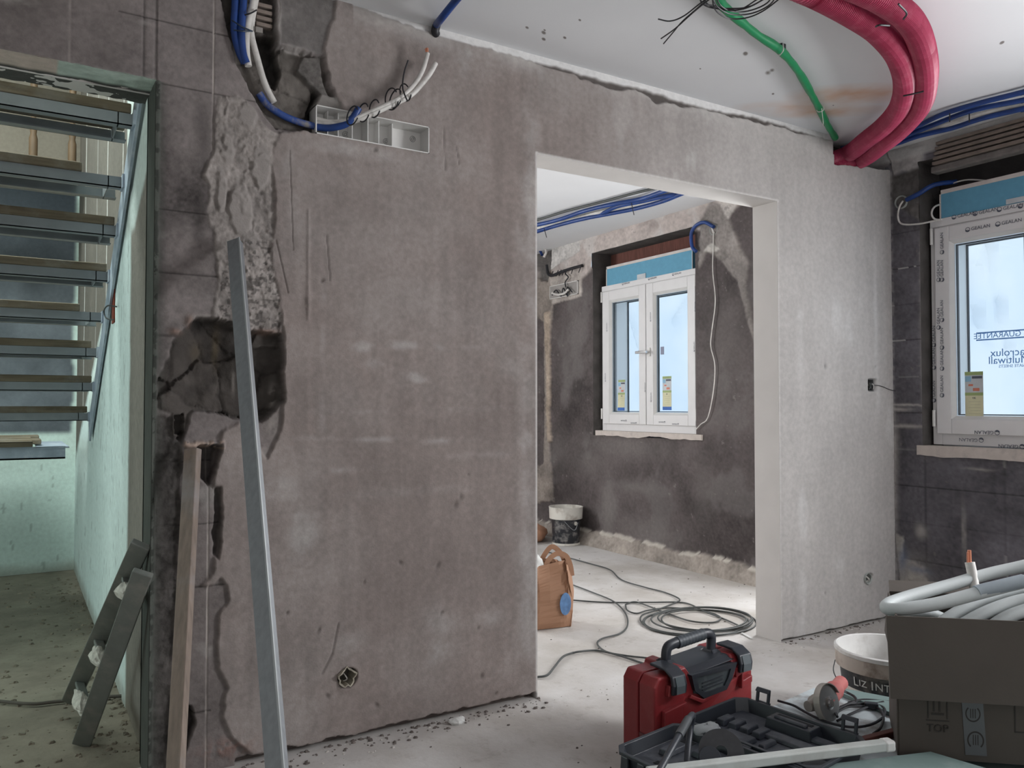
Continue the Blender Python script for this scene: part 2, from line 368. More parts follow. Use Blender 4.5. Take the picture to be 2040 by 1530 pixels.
def fn_part(U, V):
    n1 = fbm(U, V, 9, 1); n2 = fbm(U, V, 9, 2); n3 = fbm(U, V, 38, 3); n4 = fbm(U, V, 38, 4); big = fbm(U, V, 2.2, 5); mid = fbm(U, V, 6, 6)
    fine = fbm(U, V, 90, 8, 3)
    Uw = U+n1*.018+n3*.012; Vw = V+n2*.018+n4*.012
    # blocks
    z0 = wp(380, 300)[1]; kv = (V-z0)/.205; row = np.floor(kv); fv = (kv-row)*.205
    ub = U-XJ; ku = np.where(U < XJ+.33, (ub-.0)/.42+.31, (ub)/.42)
    fu = (ku-np.floor(ku))*.42
    jh = np.minimum(fv, .205-fv); line = sstep(.004, .0012, jh)*(fbm(U, V, 3, 31) > -.12)
    xv = [wp(425, 200)[0], wp(413, 1200)[0], wp(287, 60)[0], wp(137, 60)[0], wp(312, 60)[0]]
    C = np.ones(U.shape+(3,))*np.array(DARK); C *= (1+1.1*big+.8*mid+.5*fine)[..., None]
    hue = sstep(-.1, .25, fbm(U, V, 1.3, 12)); C = mixc(C, (.135, .115, .108), hue*.5)
    H = np.zeros(U.shape)-.004*line+.0015*n1
    C *= (1-.55*line)[..., None]
    for i, x in enumerate(xv):
        on = [V > wp(425, 330)[1], V < wp(413, 880)[1], V > ZL, V > ZL, V > ZL][i]
        l = sstep(.0035, .001, np.abs(U-x+.002*n1))*on; H -= .003*l
        if i in (0, 1, 3): C = mixc(C, (.42, .38, .35), l*sstep(-.25, .1, fbm(U, V, 7, 40+i)))
        else: C *= (1-.5*l)[..., None]
    # whitish skins and scuffs on the blocks
    sc = sstep(.20, .30, fbm(U*.6, V, 8, 14, 5)); C = mixc(C, (.30, .28, .265), sc*.6)
    def blobs(lst, s=1.0):
        m = np.zeros(U.shape)
        for (px, py, rx, ry, a) in lst:
            x, z = wp(px, py); d = 2.6+(px-400)/1376*2.2; k = d/FPX
            m = np.maximum(m, a*np.exp(-(((Uw*.6+U*.4-x)/(rx*k*.85+1e-6))**2+((Vw*.6+V*.4-z)/(ry*k))**2)))
        return m
    # dark stains up the pier; lowest blob paints the shade beside the batten
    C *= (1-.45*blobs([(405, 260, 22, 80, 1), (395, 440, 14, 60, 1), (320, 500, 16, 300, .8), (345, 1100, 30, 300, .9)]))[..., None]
    # rough mortar
    m = blur(inpoly(Uw, Vw, POLY_ROUGH), 2); lump = fbm(U, V, 14, 21, 5)
    tro_n = n3*.6; ridg = sstep(.08, .0, np.abs(fbm(U, V, 11, 22, 4)))*.006
    CR = np.ones(C.shape)*np.array((.25, .225, .21))*(1+.9*lump+.7*fine)[..., None]
    tro = blobs([(490, 230, 32, 36, 1), (480, 420, 30, 55, 1), (520, 330, 24, 60, .9), (455, 300, 22, 60, .7), (440, 380, 18, 60, .8), (500, 480, 30, 26, .8)])
    tro = sstep(.40, .62, tro+n1*.5+n3*.25); CR = CR*(1-tro[..., None])+np.array((.27, .245, .23))*tro[..., None]*(1+.5*mid)[..., None]
    crumbs, cvv = cells(U, V, 90, 3); rough_ = blur(inpoly(Uw, Vw, PW((478, 480), (556, 480), (560, 680), (470, 665), (430, 640), (440, 540))), 2)
    CR *= (1-.55*rough_*sstep(.02, .12, fbm(U*.8, V, 95, 24, 2)))[..., None]
    C = C*(1-m[..., None])+CR*m[..., None]
    H = H*(1-m)+m*(.004+.022*lump*(1-tro)+.008*tro+ridg*.7+(1-tro)*.007*fbm(U, V, 60, 27, 3)+rough_*.010*fbm(U, V, 70, 26, 3))
    # chase with clay hollow blocks
    m = blur(inpoly(Uw, Vw, POLY_CHASE), 1); cb, cv = cells(U+.05*n1+.02*n3, V+.05*n2+.02*n4, 8, 5)
    CC = np.ones(C.shape)*np.array((.115, .103, .093))*(1+.5*(cv[..., None]-.5)+1.3*fbm(U, V, 14, 28)[..., None])*(sstep(0, .10, cb)*.25+.75)[..., None]
    C = C*(1-m[..., None])+CC*m[..., None]; H = H*(1-m)+m*(-.045+.02*cv+.035*fbm(U, V, 12, 29)+.003*sstep(0, .15, cb))
    deep = blur(inpoly(Uw, Vw, PW((612, 232), (628, 180), (640, 180), (630, 225), (626, 245), (600, 238))), 1)+blur(inpoly(Uw, Vw, PW((508, 60), (545, 70), (560, 140), (548, 175), (525, 130), (512, 95))), 1)
    H -= .05*deep; C *= (1-.75*np.clip(deep, 0, 1))[..., None]
    m = blur(inpoly(Uw, Vw, POLY_BLOCK), 1); C = C*(1-m[..., None])+np.array((.13, .12, .115))*m[..., None]*(1+mid+fine*.5)[..., None]; H = H*(1-m)+.004*m
    edge = blobs([(556, 40, 5, 40, 1), (590, 98, 30, 5, 1)]); C = mixc(C, (.42, .39, .37), edge*.8)
    plate = blur(inpoly(U+n1*.006, V+n2*.006, PW((590, 140), (604, 112), (640, 112), (645, 160), (675, 235), (632, 182))), 1)
    C = C*(1-plate[..., None])+np.array((.125, .115, .108))*plate[..., None]*(1+fine)[..., None]; H = H*(1-plate)+plate*(-.004)
    m = blur(inpoly(Uw, Vw, PW((622, 212), (640, 186), (672, 196), (684, 215), (680, 232), (626, 214))), 1); C = C*(1-m[..., None])+np.array((.23, .215, .2))*m[..., None]; H = H*(1-m)+m*.004
    # fresh plaster
    m0 = inpoly(Uw, Vw, POLY_PLASTER); m = blur(m0, 2)
    t = sstep(wp(1000, 800)[0], wp(1560, 800)[0], U+.5*big)
    dry = np.maximum(t*.95, 0)
    top = sstep(.40, .05, CEIL-V)*.25*(U > XD0)
    smear = np.clip(fbm(U*.8, V, 2.4, 50, 5)*2.2, 0, 1)*.42
    bl = blobs([(1055, 420, 24, 240, .75), (1040, 480, 20, 40, .7), (1030, 700, 42, 60, .55), (1048, 900, 26, 200, .55), (1050, 1150, 30, 220, .7), (1020, 1300, 60, 60, .35), (560, 975, 44, 32, .85), (600, 1060, 44, 46, .8),
        (565, 1110, 60, 26, .5), (720, 690, 26, 10, .6), (800, 688, 40, 10, .65), (870, 690, 22, 10, .45), (940, 692, 34, 9, .55), (745, 725, 20, 10, .4), (822, 752, 34, 11, .8), (700, 820, 90, 7, .4), (930, 812, 80, 6, .4), (640, 874, 60, 6, .6),
        (740, 874, 60, 5, .6), (880, 878, 60, 6, .5), (680, 935, 70, 6, .45), (960, 905, 80, 6, .35), (690, 1285, 46, 30, .6), (860, 1300, 60, 30, .6), (870, 1240, 50, 34, .5), (980, 1230, 60, 18, .4), (930, 105, 16, 20, 1), (925, 120, 36, 50, .6),
        (1010, 110, 50, 22, .65), (730, 55, 60, 26, .5), (870, 60, 60, 30, .5), (700, 300, 150, 20, .6), (570, 330, 20, 60, .6), (640, 760, 10, 300, .35), (1140, 150, 60, 40, .35), (1420, 330, 60, 60, .3), (590, 420, 34, 140, .35), (770, 980, 200, 10, .25)])
    zone = np.clip(np.maximum.reduce([dry, smear*.8, bl*.62*np.clip(.75+2.2*fbm(U, V, 13, 77, 4), .15, 1.2), top]), 0, 1)
    dn = np.clip(zone+fine*.10*(1-dry)+.05*n1, 0, 1)
    CP = np.array(PL)*(1-dn[..., None])+np.array(PLD)*dn[..., None]
    CP *= (1+.26*mid*(1-.5*dry)+.16*fine*(1-.6*dry)+.28*fbm(U*5, V*.45, 5, 60)*(1-.55*dry)+.22*big)[..., None]
    wet = blobs([(570, 1330, 200, 60, .5), (760, 1120, 110, 100, .5), (750, 400, 150, 130, .4), (1000, 1230, 40, 60, .4), (650, 1000, 40, 40, .4), (850, 560, 160, 120, .3), (900, 860, 120, 30, .3)])
    CP *= (1-.22*wet*(1-dry*.8))[..., None]
    # bright scraped streaks near the right end and in the ceiling run
    wt = sstep(.16, .30, fbm(U*2.2, V*.8, 3, 61, 5))*dry; CP = mixc(CP, (.62, .61, .60), wt*.45)
    w2 = blobs([(1740, 640, 7, 130, .8), (1745, 790, 8, 30, .6), (1590, 700, 12, 60, .45), (1660, 640, 90, 90, .35)]); CP = mixc(CP, (.68, .67, .66), w2*.6)
    # pits and drags
    rs = np.random.RandomState(5); pit = np.zeros(U.shape)
    spots = [(930, 945), (915, 990), (1075, 1165), (877, 1220), (633, 1255), (950, 1250), (957, 1345), (985, 1380), (570, 1220), (748, 1403), (723, 1158), (870, 1125), (1083, 560), (905, 1005), (795, 1120), (650, 1385), (1640, 730), (1740, 730), (1640, 1180), (860, 1430), (1010, 1395), (700, 260), (640, 560), (745, 300)]
    for px, py in spots:
        x, z = wp(px, py); s = rs.uniform(.004, .009)
        pit = np.maximum(pit, np.exp(-(((U-x+.4*(V-z)*rs.uniform(-1, 1))/s)**2+((V-z)/(s*rs.uniform(1, 2.2)))**2)))
    for (xa, ya, xb, yb, w) in [(648, 470, 655, 560, .002), (575, 300, 582, 500, .0014), (660, 1300, 672, 1240, .003), (640, 1340, 660, 1300, .004), (548, 480, 572, 585, .002), (880, 240, 884, 340, .002), (905, 290, 912, 330, .002)]:
        (ax, az), (bx, bz) = wp(xa, ya), wp(xb, yb); L2 = (bx-ax)**2+(bz-az)**2
        t_ = np.clip(((U-ax)*(bx-ax)+(V-az)*(bz-az))/L2, 0, 1); d = np.hypot(U-ax-t_*(bx-ax), V-az-t_*(bz-az)); pit = np.maximum(pit, sstep(w*1.6, w*.3, d)*.8)
    CP *= (1-.40*pit)[..., None]
    HP = .014+.004*big+.0012*mid+.0006*fine-.006*pit+.0035*np.exp(-((U-wp(612, 500)[0]+.004*n1)/.006)**2)*(V > wp(612, 640)[1])*(V < wp(612, 420)[1])
    frill = blobs([(612, 600, 7, 24, 1), (560, 660, 5, 90, .6)]); HP += frill*.008*(fbm(U, V, 60, 62, 3)+.5)
    C = C*(1-m[..., None])+CP*m[..., None]; H = H*(1-m)+HP*m
    # lip: bare edge of the plaster coat
    rim = (blur(m0, 1)-blur(m0, 4)).clip(0, 1)
    C = mixc(C, (.33, .30, .28), rim*.6*sstep(-.1, .2, n3))
    m = blur(inpoly(Uw, Vw, PW((306, 830), (366, 836), (362, 900), (356, 1010), (350, 1200), (338, 1400), (330, 1560), (300, 1560))), 3)*(1-m); C = C*(1-m[..., None])+np.array((.07, .064, .06))*m[..., None]*(1+1.2*n1+.8*fine)[..., None]; H += m*(-.012+.03*n1+.012*n3)  # hacked masonry strip, its colour darkened for the shade left of the batten
    # the big hacked hole
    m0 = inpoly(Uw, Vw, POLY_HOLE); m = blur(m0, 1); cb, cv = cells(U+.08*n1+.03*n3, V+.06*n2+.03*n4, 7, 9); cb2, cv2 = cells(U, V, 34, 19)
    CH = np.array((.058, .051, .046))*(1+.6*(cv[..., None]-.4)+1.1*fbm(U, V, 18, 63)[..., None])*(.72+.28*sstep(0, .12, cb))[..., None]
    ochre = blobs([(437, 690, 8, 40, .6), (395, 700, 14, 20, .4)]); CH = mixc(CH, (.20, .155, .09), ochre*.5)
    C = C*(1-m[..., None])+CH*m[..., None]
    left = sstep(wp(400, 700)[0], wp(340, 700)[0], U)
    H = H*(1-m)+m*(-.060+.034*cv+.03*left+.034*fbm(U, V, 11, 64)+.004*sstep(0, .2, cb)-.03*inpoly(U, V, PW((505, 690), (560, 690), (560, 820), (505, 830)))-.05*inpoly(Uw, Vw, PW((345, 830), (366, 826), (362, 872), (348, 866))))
    edge = blobs([(350, 662, 14, 6, 1), (378, 640, 9, 10, .9), (530, 662, 26, 5, 1), (495, 832, 8, 10, .5)]); C = mixc(C, (.25, .16, .125), edge*.65); H += .012*edge
    lip = blobs([(415, 632, 40, 5, 1), (553, 790, 8, 22, 1), (470, 760, 4, 26, .4), (540, 850, 16, 22, .6), (525, 900, 10, 20, .5)]); C = mixc(C, (.36, .33, .30), lip*.7*sstep(-.15, .1, n3)); H += .01*lip*(n3+.5)
    for Pp, dp in ((POLY_SLOT, .05), (POLY_SLOT2, .015), (PW((365, 1405), (378, 1412), (388, 1440), (372, 1480), (366, 1520)), .05)):
        m = blur(inpoly(Uw, Vw, Pp), 1); C *= (1-.65*m)[..., None]; H -= dp*m
    m = blur(inpoly(U+n3*.012, V+n4*.012, PW((366, 880), (446, 880), (446, 893), (366, 891))), 1); C = mixc(C, (.42, .32, .26), m*.85*(fbm(U, V, 60, 66) > -.08)); H += .012*m*(1+2*n3)
    m = blobs([(455, 1490, 60, 22, 1), (540, 1515, 60, 14, .8)]); C = mixc(C, (.22, .135, .115), m*.7*sstep(-.1, .1, n3)); H += .02*m*(n3+.3)
    # crumbly band along the foot of the pier edge
    # top: white joint filler below the ceiling, with a ragged dark gap under it
    xt = np.array([wp(x, y)[0] for x, y in [(700, 62), (800, 52), (865, 78), (950, 92), (1050, 118), (1130, 132), (1200, 156), (1290, 180), (1350, 205), (1430, 215), (1500, 232), (1560, 250), (1620, 275), (1660, 292)]])
    zt = np.array([wp(x, y)[1] for x, y in [(700, 12), (800, 48), (865, 72), (950, 96), (1050, 122), (1130, 140), (1200, 163), (1290, 184), (1350, 202), (1430, 222), (1500, 236), (1560, 252), (1620, 272), (1660, 284)]])
    zl = np.interp(U, xt, zt)+.016*n3+.018*n1
    m = ((V > zl) & (U > xt[0]) & (U < wp(1657, 300)[0])).astype(float); mb_ = blur(m, 1)
    C = C*(1-mb_[..., None])+np.array(WHITE)*mb_[..., None]*(1+.15*mid)[..., None]; H = H*(1-mb_)+mb_*(.008+.006*n1)
    gapw = .022*np.interp(U, [wp(1060, 130)[0], wp(1130, 150)[0], wp(1300, 190)[0], wp(1400, 210)[0], wp(1560, 250)[0], wp(1620, 270)[0]], [.0, 1, 1.1, .35, .8, .0])*(1+2.4*fbm(U, V*0, 14, 70))
    g = ((V < zl) & (V > zl-gapw) & (U > wp(1050, 120)[0])).astype(float); g = blur(g, 1)
    C = C*(1-g[..., None])+np.array((.10, .088, .082))*g[..., None]; H -= .014*g
    pale = np.exp(-((zl-V)/.05)**2)*(V < zl)*(U > xt[0]); C = mixc(C, (.50, .48, .46), pale*.55*sstep(-.2, .25, fbm(U, V, 4, 71))*(1-g)*m0.any())
    # notch where the pink ducts enter
    m0 = inpoly(U+.004*n3, V+.02*n1*(U > wp(1668, 300)[0]), PW((1657, 200), (1810, 200), (1810, 338), (1750, 336), (1700, 330), (1661, 328), (1659, 303))); m = blur(m0, 1)
    C = C*(1-m[..., None])+np.array((.16, .145, .135))*m[..., None]*(1+1.6*n1)[..., None]; H = H*(1-m)+m*(-.115+.03*n1)
    # foot: gap and crumbs between plaster and floor
    zf = (.022+.035*fbm(U, V*0, 5, 72)+.02*fbm(U, V*0, 25, 73))*np.where(U > XD1-.1, .35, 1); m = blur((V < zf) & (U > wp(470, 1500)[0]), 1)
    C = C*(1-m[..., None])+np.array((.13, .11, .10))*m[..., None]; H = H*(1-m)+m*(-.03)
    # round wall box and switch box recesses
    for px, py, r, dp in ((690, 1348, .030, .045), (1727, 1152, .026, .035)):
        x, z = wp(px, py); d = np.hypot(U-x, V-z); m = sstep(r+.006, r, d+.006*n3); H = H*(1-m)+m*(-dp); C = C*(1-m[..., None])+np.array((.10, .09, .075))*m[..., None]
        ring = np.exp(-((d-r-.012)/.010)**2)*(fbm(U, V, 30, 75) > -.1); H += ring*.004
    x, z = wp(1733, 767); m = ((np.abs(U-x) < .03) & (np.abs(V-z) < .033)).astype(float); m = blur(m, 1); H = H*(1-m)+m*(-.035); C = C*(1-m[..., None])+np.array((.12, .11, .10))*m[..., None]
    # thumb dents around the box
    # left margin: jamb bead crumbs
    m = sstep(XJ+.045, XJ+.0, U+.012*n3)*(V < ZL); C = mixc(C, (.075, .08, .07), m*.85); H += .004*m*(n3+.5)
    m = sstep(XJ+.016, XJ+.008, U+.006*n3)*(V < ZL); C = mixc(C, (.085, .095, .082), m*.8); C *= (1-.5*m*(n4 > .05))[..., None]; H += .006*m
    m = sstep(.022, .0, np.abs(V-ZL+.01*n1+.012))*(U < XJ)*(n3 > -.12); C = mixc(C, (.40, .42, .38), m*.6)
    inside = 1.0
    # keep the doorway edge crisp, and keep clear of the side margins
    e = np.minimum(np.abs(U-XD0)+10*(V > ZD+.01), np.abs(U-XD1)+10*(V > ZD+.01)); e = np.minimum(e, np.abs(V-ZD)+10*((U < XD0-.01) | (U > XD1+.01)))
    bead = sstep(.016, .004, e); H = H*(1-bead)+.012*bead; C = mixc(C, (.60, .58, .56), sstep(.012, .003, e)*.8)
    return H, np.clip(C, .01, .9)
us = axis([-1.9, -.35, XJ, wp(700, 800)[0], XB0, XD0, XD1, XE] if False else sorted([-1.9, -.35, XJ, XB0, XB1, XD0, XD1, XE]), [.03, .006, .003, .0055, .0055, .009, .009])
us = np.unique(np.round(np.concatenate([axis([-1.9, -.35, XJ], [.03, .006]), axis([XJ, XB0], [.0028]), axis([XB0, XB1], [.004]), axis([XB1, XD0], [.0055]), axis([XD0, XD1, XE], [.0085, .0085])]), 6))
vs = np.unique(np.round(axis([0, ZD, ZB0, ZB1, CEIL] if ZD < ZB0 else sorted([0, ZD, ZB0, ZB1, CEIL]), [.0042]*4), 6))
def hole_part(U, V): return ((U < XJ) & (V < ZL)) | ((U > XD0) & (U < XD1) & (V < ZD)) | ((U > XB0) & (U < XB1) & (V > ZB0) & (V < ZB1))
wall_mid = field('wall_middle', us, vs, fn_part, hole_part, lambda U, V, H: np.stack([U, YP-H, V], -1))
# backs and reveals of the partition
r_ = MB(); r_.box((XD0-.004, YP-.011, 0), (XD0, YB, ZD+.004)); r_.box((XD1, YP-.011, 0), (XD1+.004, YB, ZD+.004)); r_.box((XD0-.004, YP-.011, ZD), (XD1+.004, YB, ZD+.004))
struct(r_, 'wall_reveal', 'soffit')
b_ = MB(); b_.box((XD1+.004, YB-.01, 0), (XE+.2, YB, CEIL)); b_.box((.42, YB-.01, 0), (XD0-.004, YB, CEIL)); b_.box((XD0-.004, YB-.01, ZD+.004), (XD1+.004, YB, CEIL)); b_.box((-1.9, YB-.01, ZL), (.42, YB, CEIL+.4))
struct(b_, 'wall_back', 'soffit')

# ------------------------------------------------------------------ outside wall with its two window openings
W1A, W1B = we(1199, 700)[0]-.06, we(1396, 700)[0]+.02       # far room opening along y (A larger)
FX = XE+.07
y1a, y1b = on_x(1200, 700, FX).y, on_x(1394, 700, FX).y
y2a = on_x(1857, 700, FX).y; y2b = y2a-1.19
WZ0, WZ1 = .985, 2.235; WT = 2.56
op1 = (y1b-.03, y1a+.04); op2 = (y2b-.04, y2a+.02)
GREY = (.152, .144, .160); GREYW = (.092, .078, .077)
def EW(*p): return [we(*q) for q in p]
def fn_ext(U, V):
    n1 = fbm(U, V, 9, 101); n2 = fbm(U, V, 9, 102); n3 = fbm(U, V, 38, 103); n4 = fbm(U, V, 38, 104); big = fbm(U, V, 1.6, 105); mid = fbm(U, V, 5, 106); fine = fbm(U, V, 70, 107, 3)
    Uw = U+n1*.03+n3*.015; Vw = V+n2*.03+n4*.015
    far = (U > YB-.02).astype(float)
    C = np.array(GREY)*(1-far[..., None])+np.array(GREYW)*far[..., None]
    C = C*(1+.9*big+.9*mid+.5*fine)[..., None]
    stroke = sstep(.05, .22, fbm(U*1.4+V*.6, V-U*.4, 2.6, 110, 5)); C = mixc(C, (.17, .155, .152), stroke*.55*far)
    H = .002*mid+.001*fine+.003*stroke*far
    # block joints in the near room
    z0 = we(1810, 605)[1]; kv = (V-z0)/.205; fv = np.abs(kv-np.round(kv))*.205; y0 = we(1843, 1000)[0]
    ku = (U-y0)/.42; fu = np.abs(ku-np.round(ku))*.42
    ln = np.maximum(sstep(.004, .0012, fv), sstep(.004, .0012, fu)*(V < WZ0))*(1-far); C *= (1-.5*ln)[..., None]; H -= .003*ln
    wl_ = ln*(fbm(U, V, 3.5, 111) > .17); C = mixc(C, (.5, .49, .47), wl_*.8)
    def blobs(lst):
        m = np.zeros(U.shape)
        for (px, py, rx, ry, a) in lst:
            y, z = we(px, py); D = (on_x(px, py, XE)-O).length; k = D/FPX; kx = k/.62
            m = np.maximum(m, a*np.exp(-(((Uw*.6+U*.4-y)/(rx*kx))**2+((Vw*.6+V*.4-z)/(ry*k))**2)))
        return m
    # thrown mortar, chases and filler in the far room
    ztop = np.interp(U, sorted([we(1100, 0)[0], we(1150, 0)[0], we(1200, 0)[0], we(1300, 0)[0], we(1400, 0)[0], we(1500, 0)[0]]),
        [z for _, z in sorted([(we(1100, 0)[0], 2.30), (we(1150, 0)[0], 2.28), (we(1200, 0)[0], 2.48), (we(1300, 0)[0], 2.5), (we(1400, 0)[0], 2.5), (we(1500, 0)[0], 2.62)])])
    m = blur((Vw > ztop+.02*n1) & (far > .5), 2); CT = np.array((.46, .405, .38))*(1+.8*mid+.5*n3)[..., None]
    tint = sstep(0, .2, fbm(U, V, 7, 112)); CT = mixc(CT, (.58, .55, .53), tint*.7)
    C = C*(1-m[..., None])+CT*m[..., None]; H = H*(1-m)+m*(.016+.02*n1)
    def patch(pts, col, h, nz=.02, k=1, wob=1.0, amp=.9):
        nonlocal C, H
        m = blur(inpoly(U+(Uw-U)*wob, V+(Vw-V)*wob, EW(*pts)), k); C = C*(1-m[..., None])+np.array(col)*m[..., None]*(1+amp*n1+.5*fine)[..., None]; H = H*(1-m)+m*(h+nz*n1)
    patch([(1076, 500), (1096, 500), (1106, 560), (1100, 640), (1092, 760), (1096, 900), (1106, 1000), (1060, 1000), (1066, 940), (1084, 920), (1086, 800), (1084, 640), (1066, 630), (1062, 560), (1078, 545)], (.26, .225, .20), .012, .02, 1, 1.8)
    patch([(1086, 620), (1098, 620), (1098, 760), (1100, 880), (1092, 880), (1090, 740)], (.38, .31, .25), .02, .02, 1, 1.8)
    patch([(1062, 484), (1100, 484), (1100, 520), (1092, 560), (1080, 560), (1062, 530)], (.13, .12, .115), -.02, .03)
    patch([(1098, 540), (1158, 500), (1156, 470), (1100, 470)], (.55, .53, .51), .008, .004)
    patch([(1096, 548), (1158, 536), (1160, 590), (1102, 606)], (.40, .36, .33), .010, .01)
    patch([(1398, 440), (1420, 400), (1440, 410), (1460, 450), (1476, 490), (1492, 520), (1488, 570), (1502, 640), (1510, 700), (1490, 640), (1470, 560), (1440, 520), (1410, 500), (1392, 540)], (.26, .235, .22), .014, .03, 2)
    patch([(1404, 500), (1420, 484), (1438, 498), (1420, 503)], (.55, .52, .48), .014)
    patch([(1432, 396), (1470, 408), (1452, 440)], (.55, .51, .48), .012)
    dk = blobs([(1118, 930, 16, 20, 1), (1100, 945, 14, 14, .8), (1130, 975, 22, 26, .7), (1110, 990, 18, 20, .8), (1480, 1000, 60, 200, .3), (1380, 1010, 60, 26, .5), (1246, 945, 26, 22, .4), (1490, 600, 14, 80, .4), (1150, 1030, 24, 60, .5)]); C *= (1-.5*dk)[..., None]
    lt = blobs([(1210, 1020, 14, 60, .7), (1260, 970, 40, 12, .5), (1240, 890, 90, 22, .45), (1170, 920, 40, 30, .35), (1110, 900, 30, 40, .35), (1400, 980, 16, 60, .35), (1440, 680, 40, 100, .35), (1290, 1060, 60, 26, .4), (1140, 700, 30, 100, .2)]); C = mixc(C, (.20, .182, .175), lt)
    sp = (fbm(U, V, 26, 120, 3) > .34); C = mixc(C, (.22, .20, .19), sp*.5)
    # cement upstand along the far room floor
    zf = .115+.05*fbm(U, V*0, 3, 121)+.03*fbm(U, V*0, 18, 122); m = blur((V < zf) & (far > .5), 1)
    CF = np.array((.30, .265, .235))*(1+1.0*n1+.5*fine)[..., None]; C = C*(1-m[..., None])+CF*m[..., None]; H = H*(1-m)+m*(.03+.06*np.clip(1-V/.12, 0, 1)+.02*n1)
    lip = np.exp(-((V-zf)/.012)**2)*far*(fbm(U, V*0, 6, 123) > -.05); C = mixc(C, (.56, .52, .46), lip*.8); H += .01*lip
    # near room: hacked plaster over the corner, splashes low down
    if True:
        patch([(1772, 300), (1838, 292), (1842, 320), (1822, 345), (1800, 338), (1782, 350)], (.46, .44, .43), .012, .01)
        patch([(1774, 352), (1842, 330), (1870, 350), (1870, 430), (1830, 440), (1800, 420), (1776, 400)], (.12, .112, .108), .004, .04, 2)
        patch([(1790, 1110), (1846, 1130), (1850, 1170), (1796, 1190)], (.40, .37, .34), .006, .01)
        patch([(1786, 1060), (1800, 1070), (1800, 1110), (1788, 1120)], (.40, .38, .35), .006, .01)
        bl = blobs([(1800, 1118, 6, 20, 1), (1826, 1135, 14, 6, .8)]); C = mixc(C, (.05, .10, .22), bl*.8)
        lt = blobs([(1838, 500, 3, 30, 1), (1838, 560, 3, 30, .7), (1838, 700, 3, 120, .5), (1782, 900, 5, 60, .6), (1784, 990, 4, 60, .5), (1834, 1058, 6, 12, .8), (1800, 1130, 30, 30, .4), (1790, 815, 14, 3, .8), (1805, 806, 30, 2, .9), (1800, 848, 30, 3, .8), (1950, 935, 14, 2, .6), (1920, 1060, 2, 40, .6)]); C = mixc(C, (.46, .43, .40), lt)
        dk = blobs([(1800, 980, 30, 140, .35), (1900, 1000, 80, 90, .4)]); C *= (1-.5*dk)[..., None]
        m = blur((V > 2.60+.012*n1) & (far < .5) & (U > op2[0]-1), 1); C = C*(1-m[..., None])+np.array((.52, .51, .5))*m[..., None]; H += .006*m
    cw = sstep(YP-.03, YP-.005, U+.012*n3)*(1-far); C = mixc(C, (.42, .40, .38), cw*.5*(n3 > -.05)); H += cw*.006
    return H, np.clip(C, .01, .9)
usE = np.unique(np.round(np.concatenate([axis([-3.4, op2[0]], [.05]), axis([op2[0], op2[1]], [.012]), axis([op2[1], YP+.02], [.0045]), axis([YP+.02, YB-.02], [.05]), axis([YB-.02, 3.6], [.03]), axis([3.6, op1[0]], [.0085]), axis([op1[0], op1[1]], [.009]), axis([op1[1], 6.45], [.009]), axis([6.45, 6.95], [.05])]), 6))
vsE = np.unique(np.round(axis([0, WZ0-.04, WT, CEIL], [.0065, .0065, .0065]), 6))
OFFW = (-.6, .75, 1.0, 2.25)
def hole_ext(U, V):
    return ((U > op1[0]) & (U < op1[1]) & (V > WZ0-.04) & (V < WT-.03)) | ((U > op2[0]) & (U < op2[1]) & (V > WZ0-.04) & (V < WT))
wall_right = field('wall_right', usE, vsE, fn_ext, hole_ext, lambda U, V, H: np.stack([XE-H, U, V], -1))
# reveals, roughly rendered
rv = MB()
for (a, b), wt in ((op1, WT-.03), (op2, WT)):
    rv.box((XE+.002, b, WZ0-.06), (XE+.32, b+.02, wt+.02)); rv.box((XE+.002, a-.02, WZ0-.06), (XE+.32, a, wt+.02))
    rv.box((XE+.002, a-.02, wt), (XE+.32, b+.02, wt+.02)); rv.box((XE+.002, a-.02, WZ0-.06), (XE+.32, b+.02, WZ0-.04))
struct(rv, 'wall_reveal', mat('grey_render', (.10, .092, .088), .95, var=.3, scale=9, bump=.6, spec=.2))
# lintel bricks behind the blue boards
for (a, b), wt in ((op1, WT-.03), (op2, WT)):
    m_ = MB(); m_.box((XE+.2, a, WZ1-.02), (XE+.3, b, wt)); struct(m_, 'wall_lintel', 'brick' if a > 3 else mat('dark_recess', (.05, .045, .045), .95, var=.3, scale=9, bump=.6))

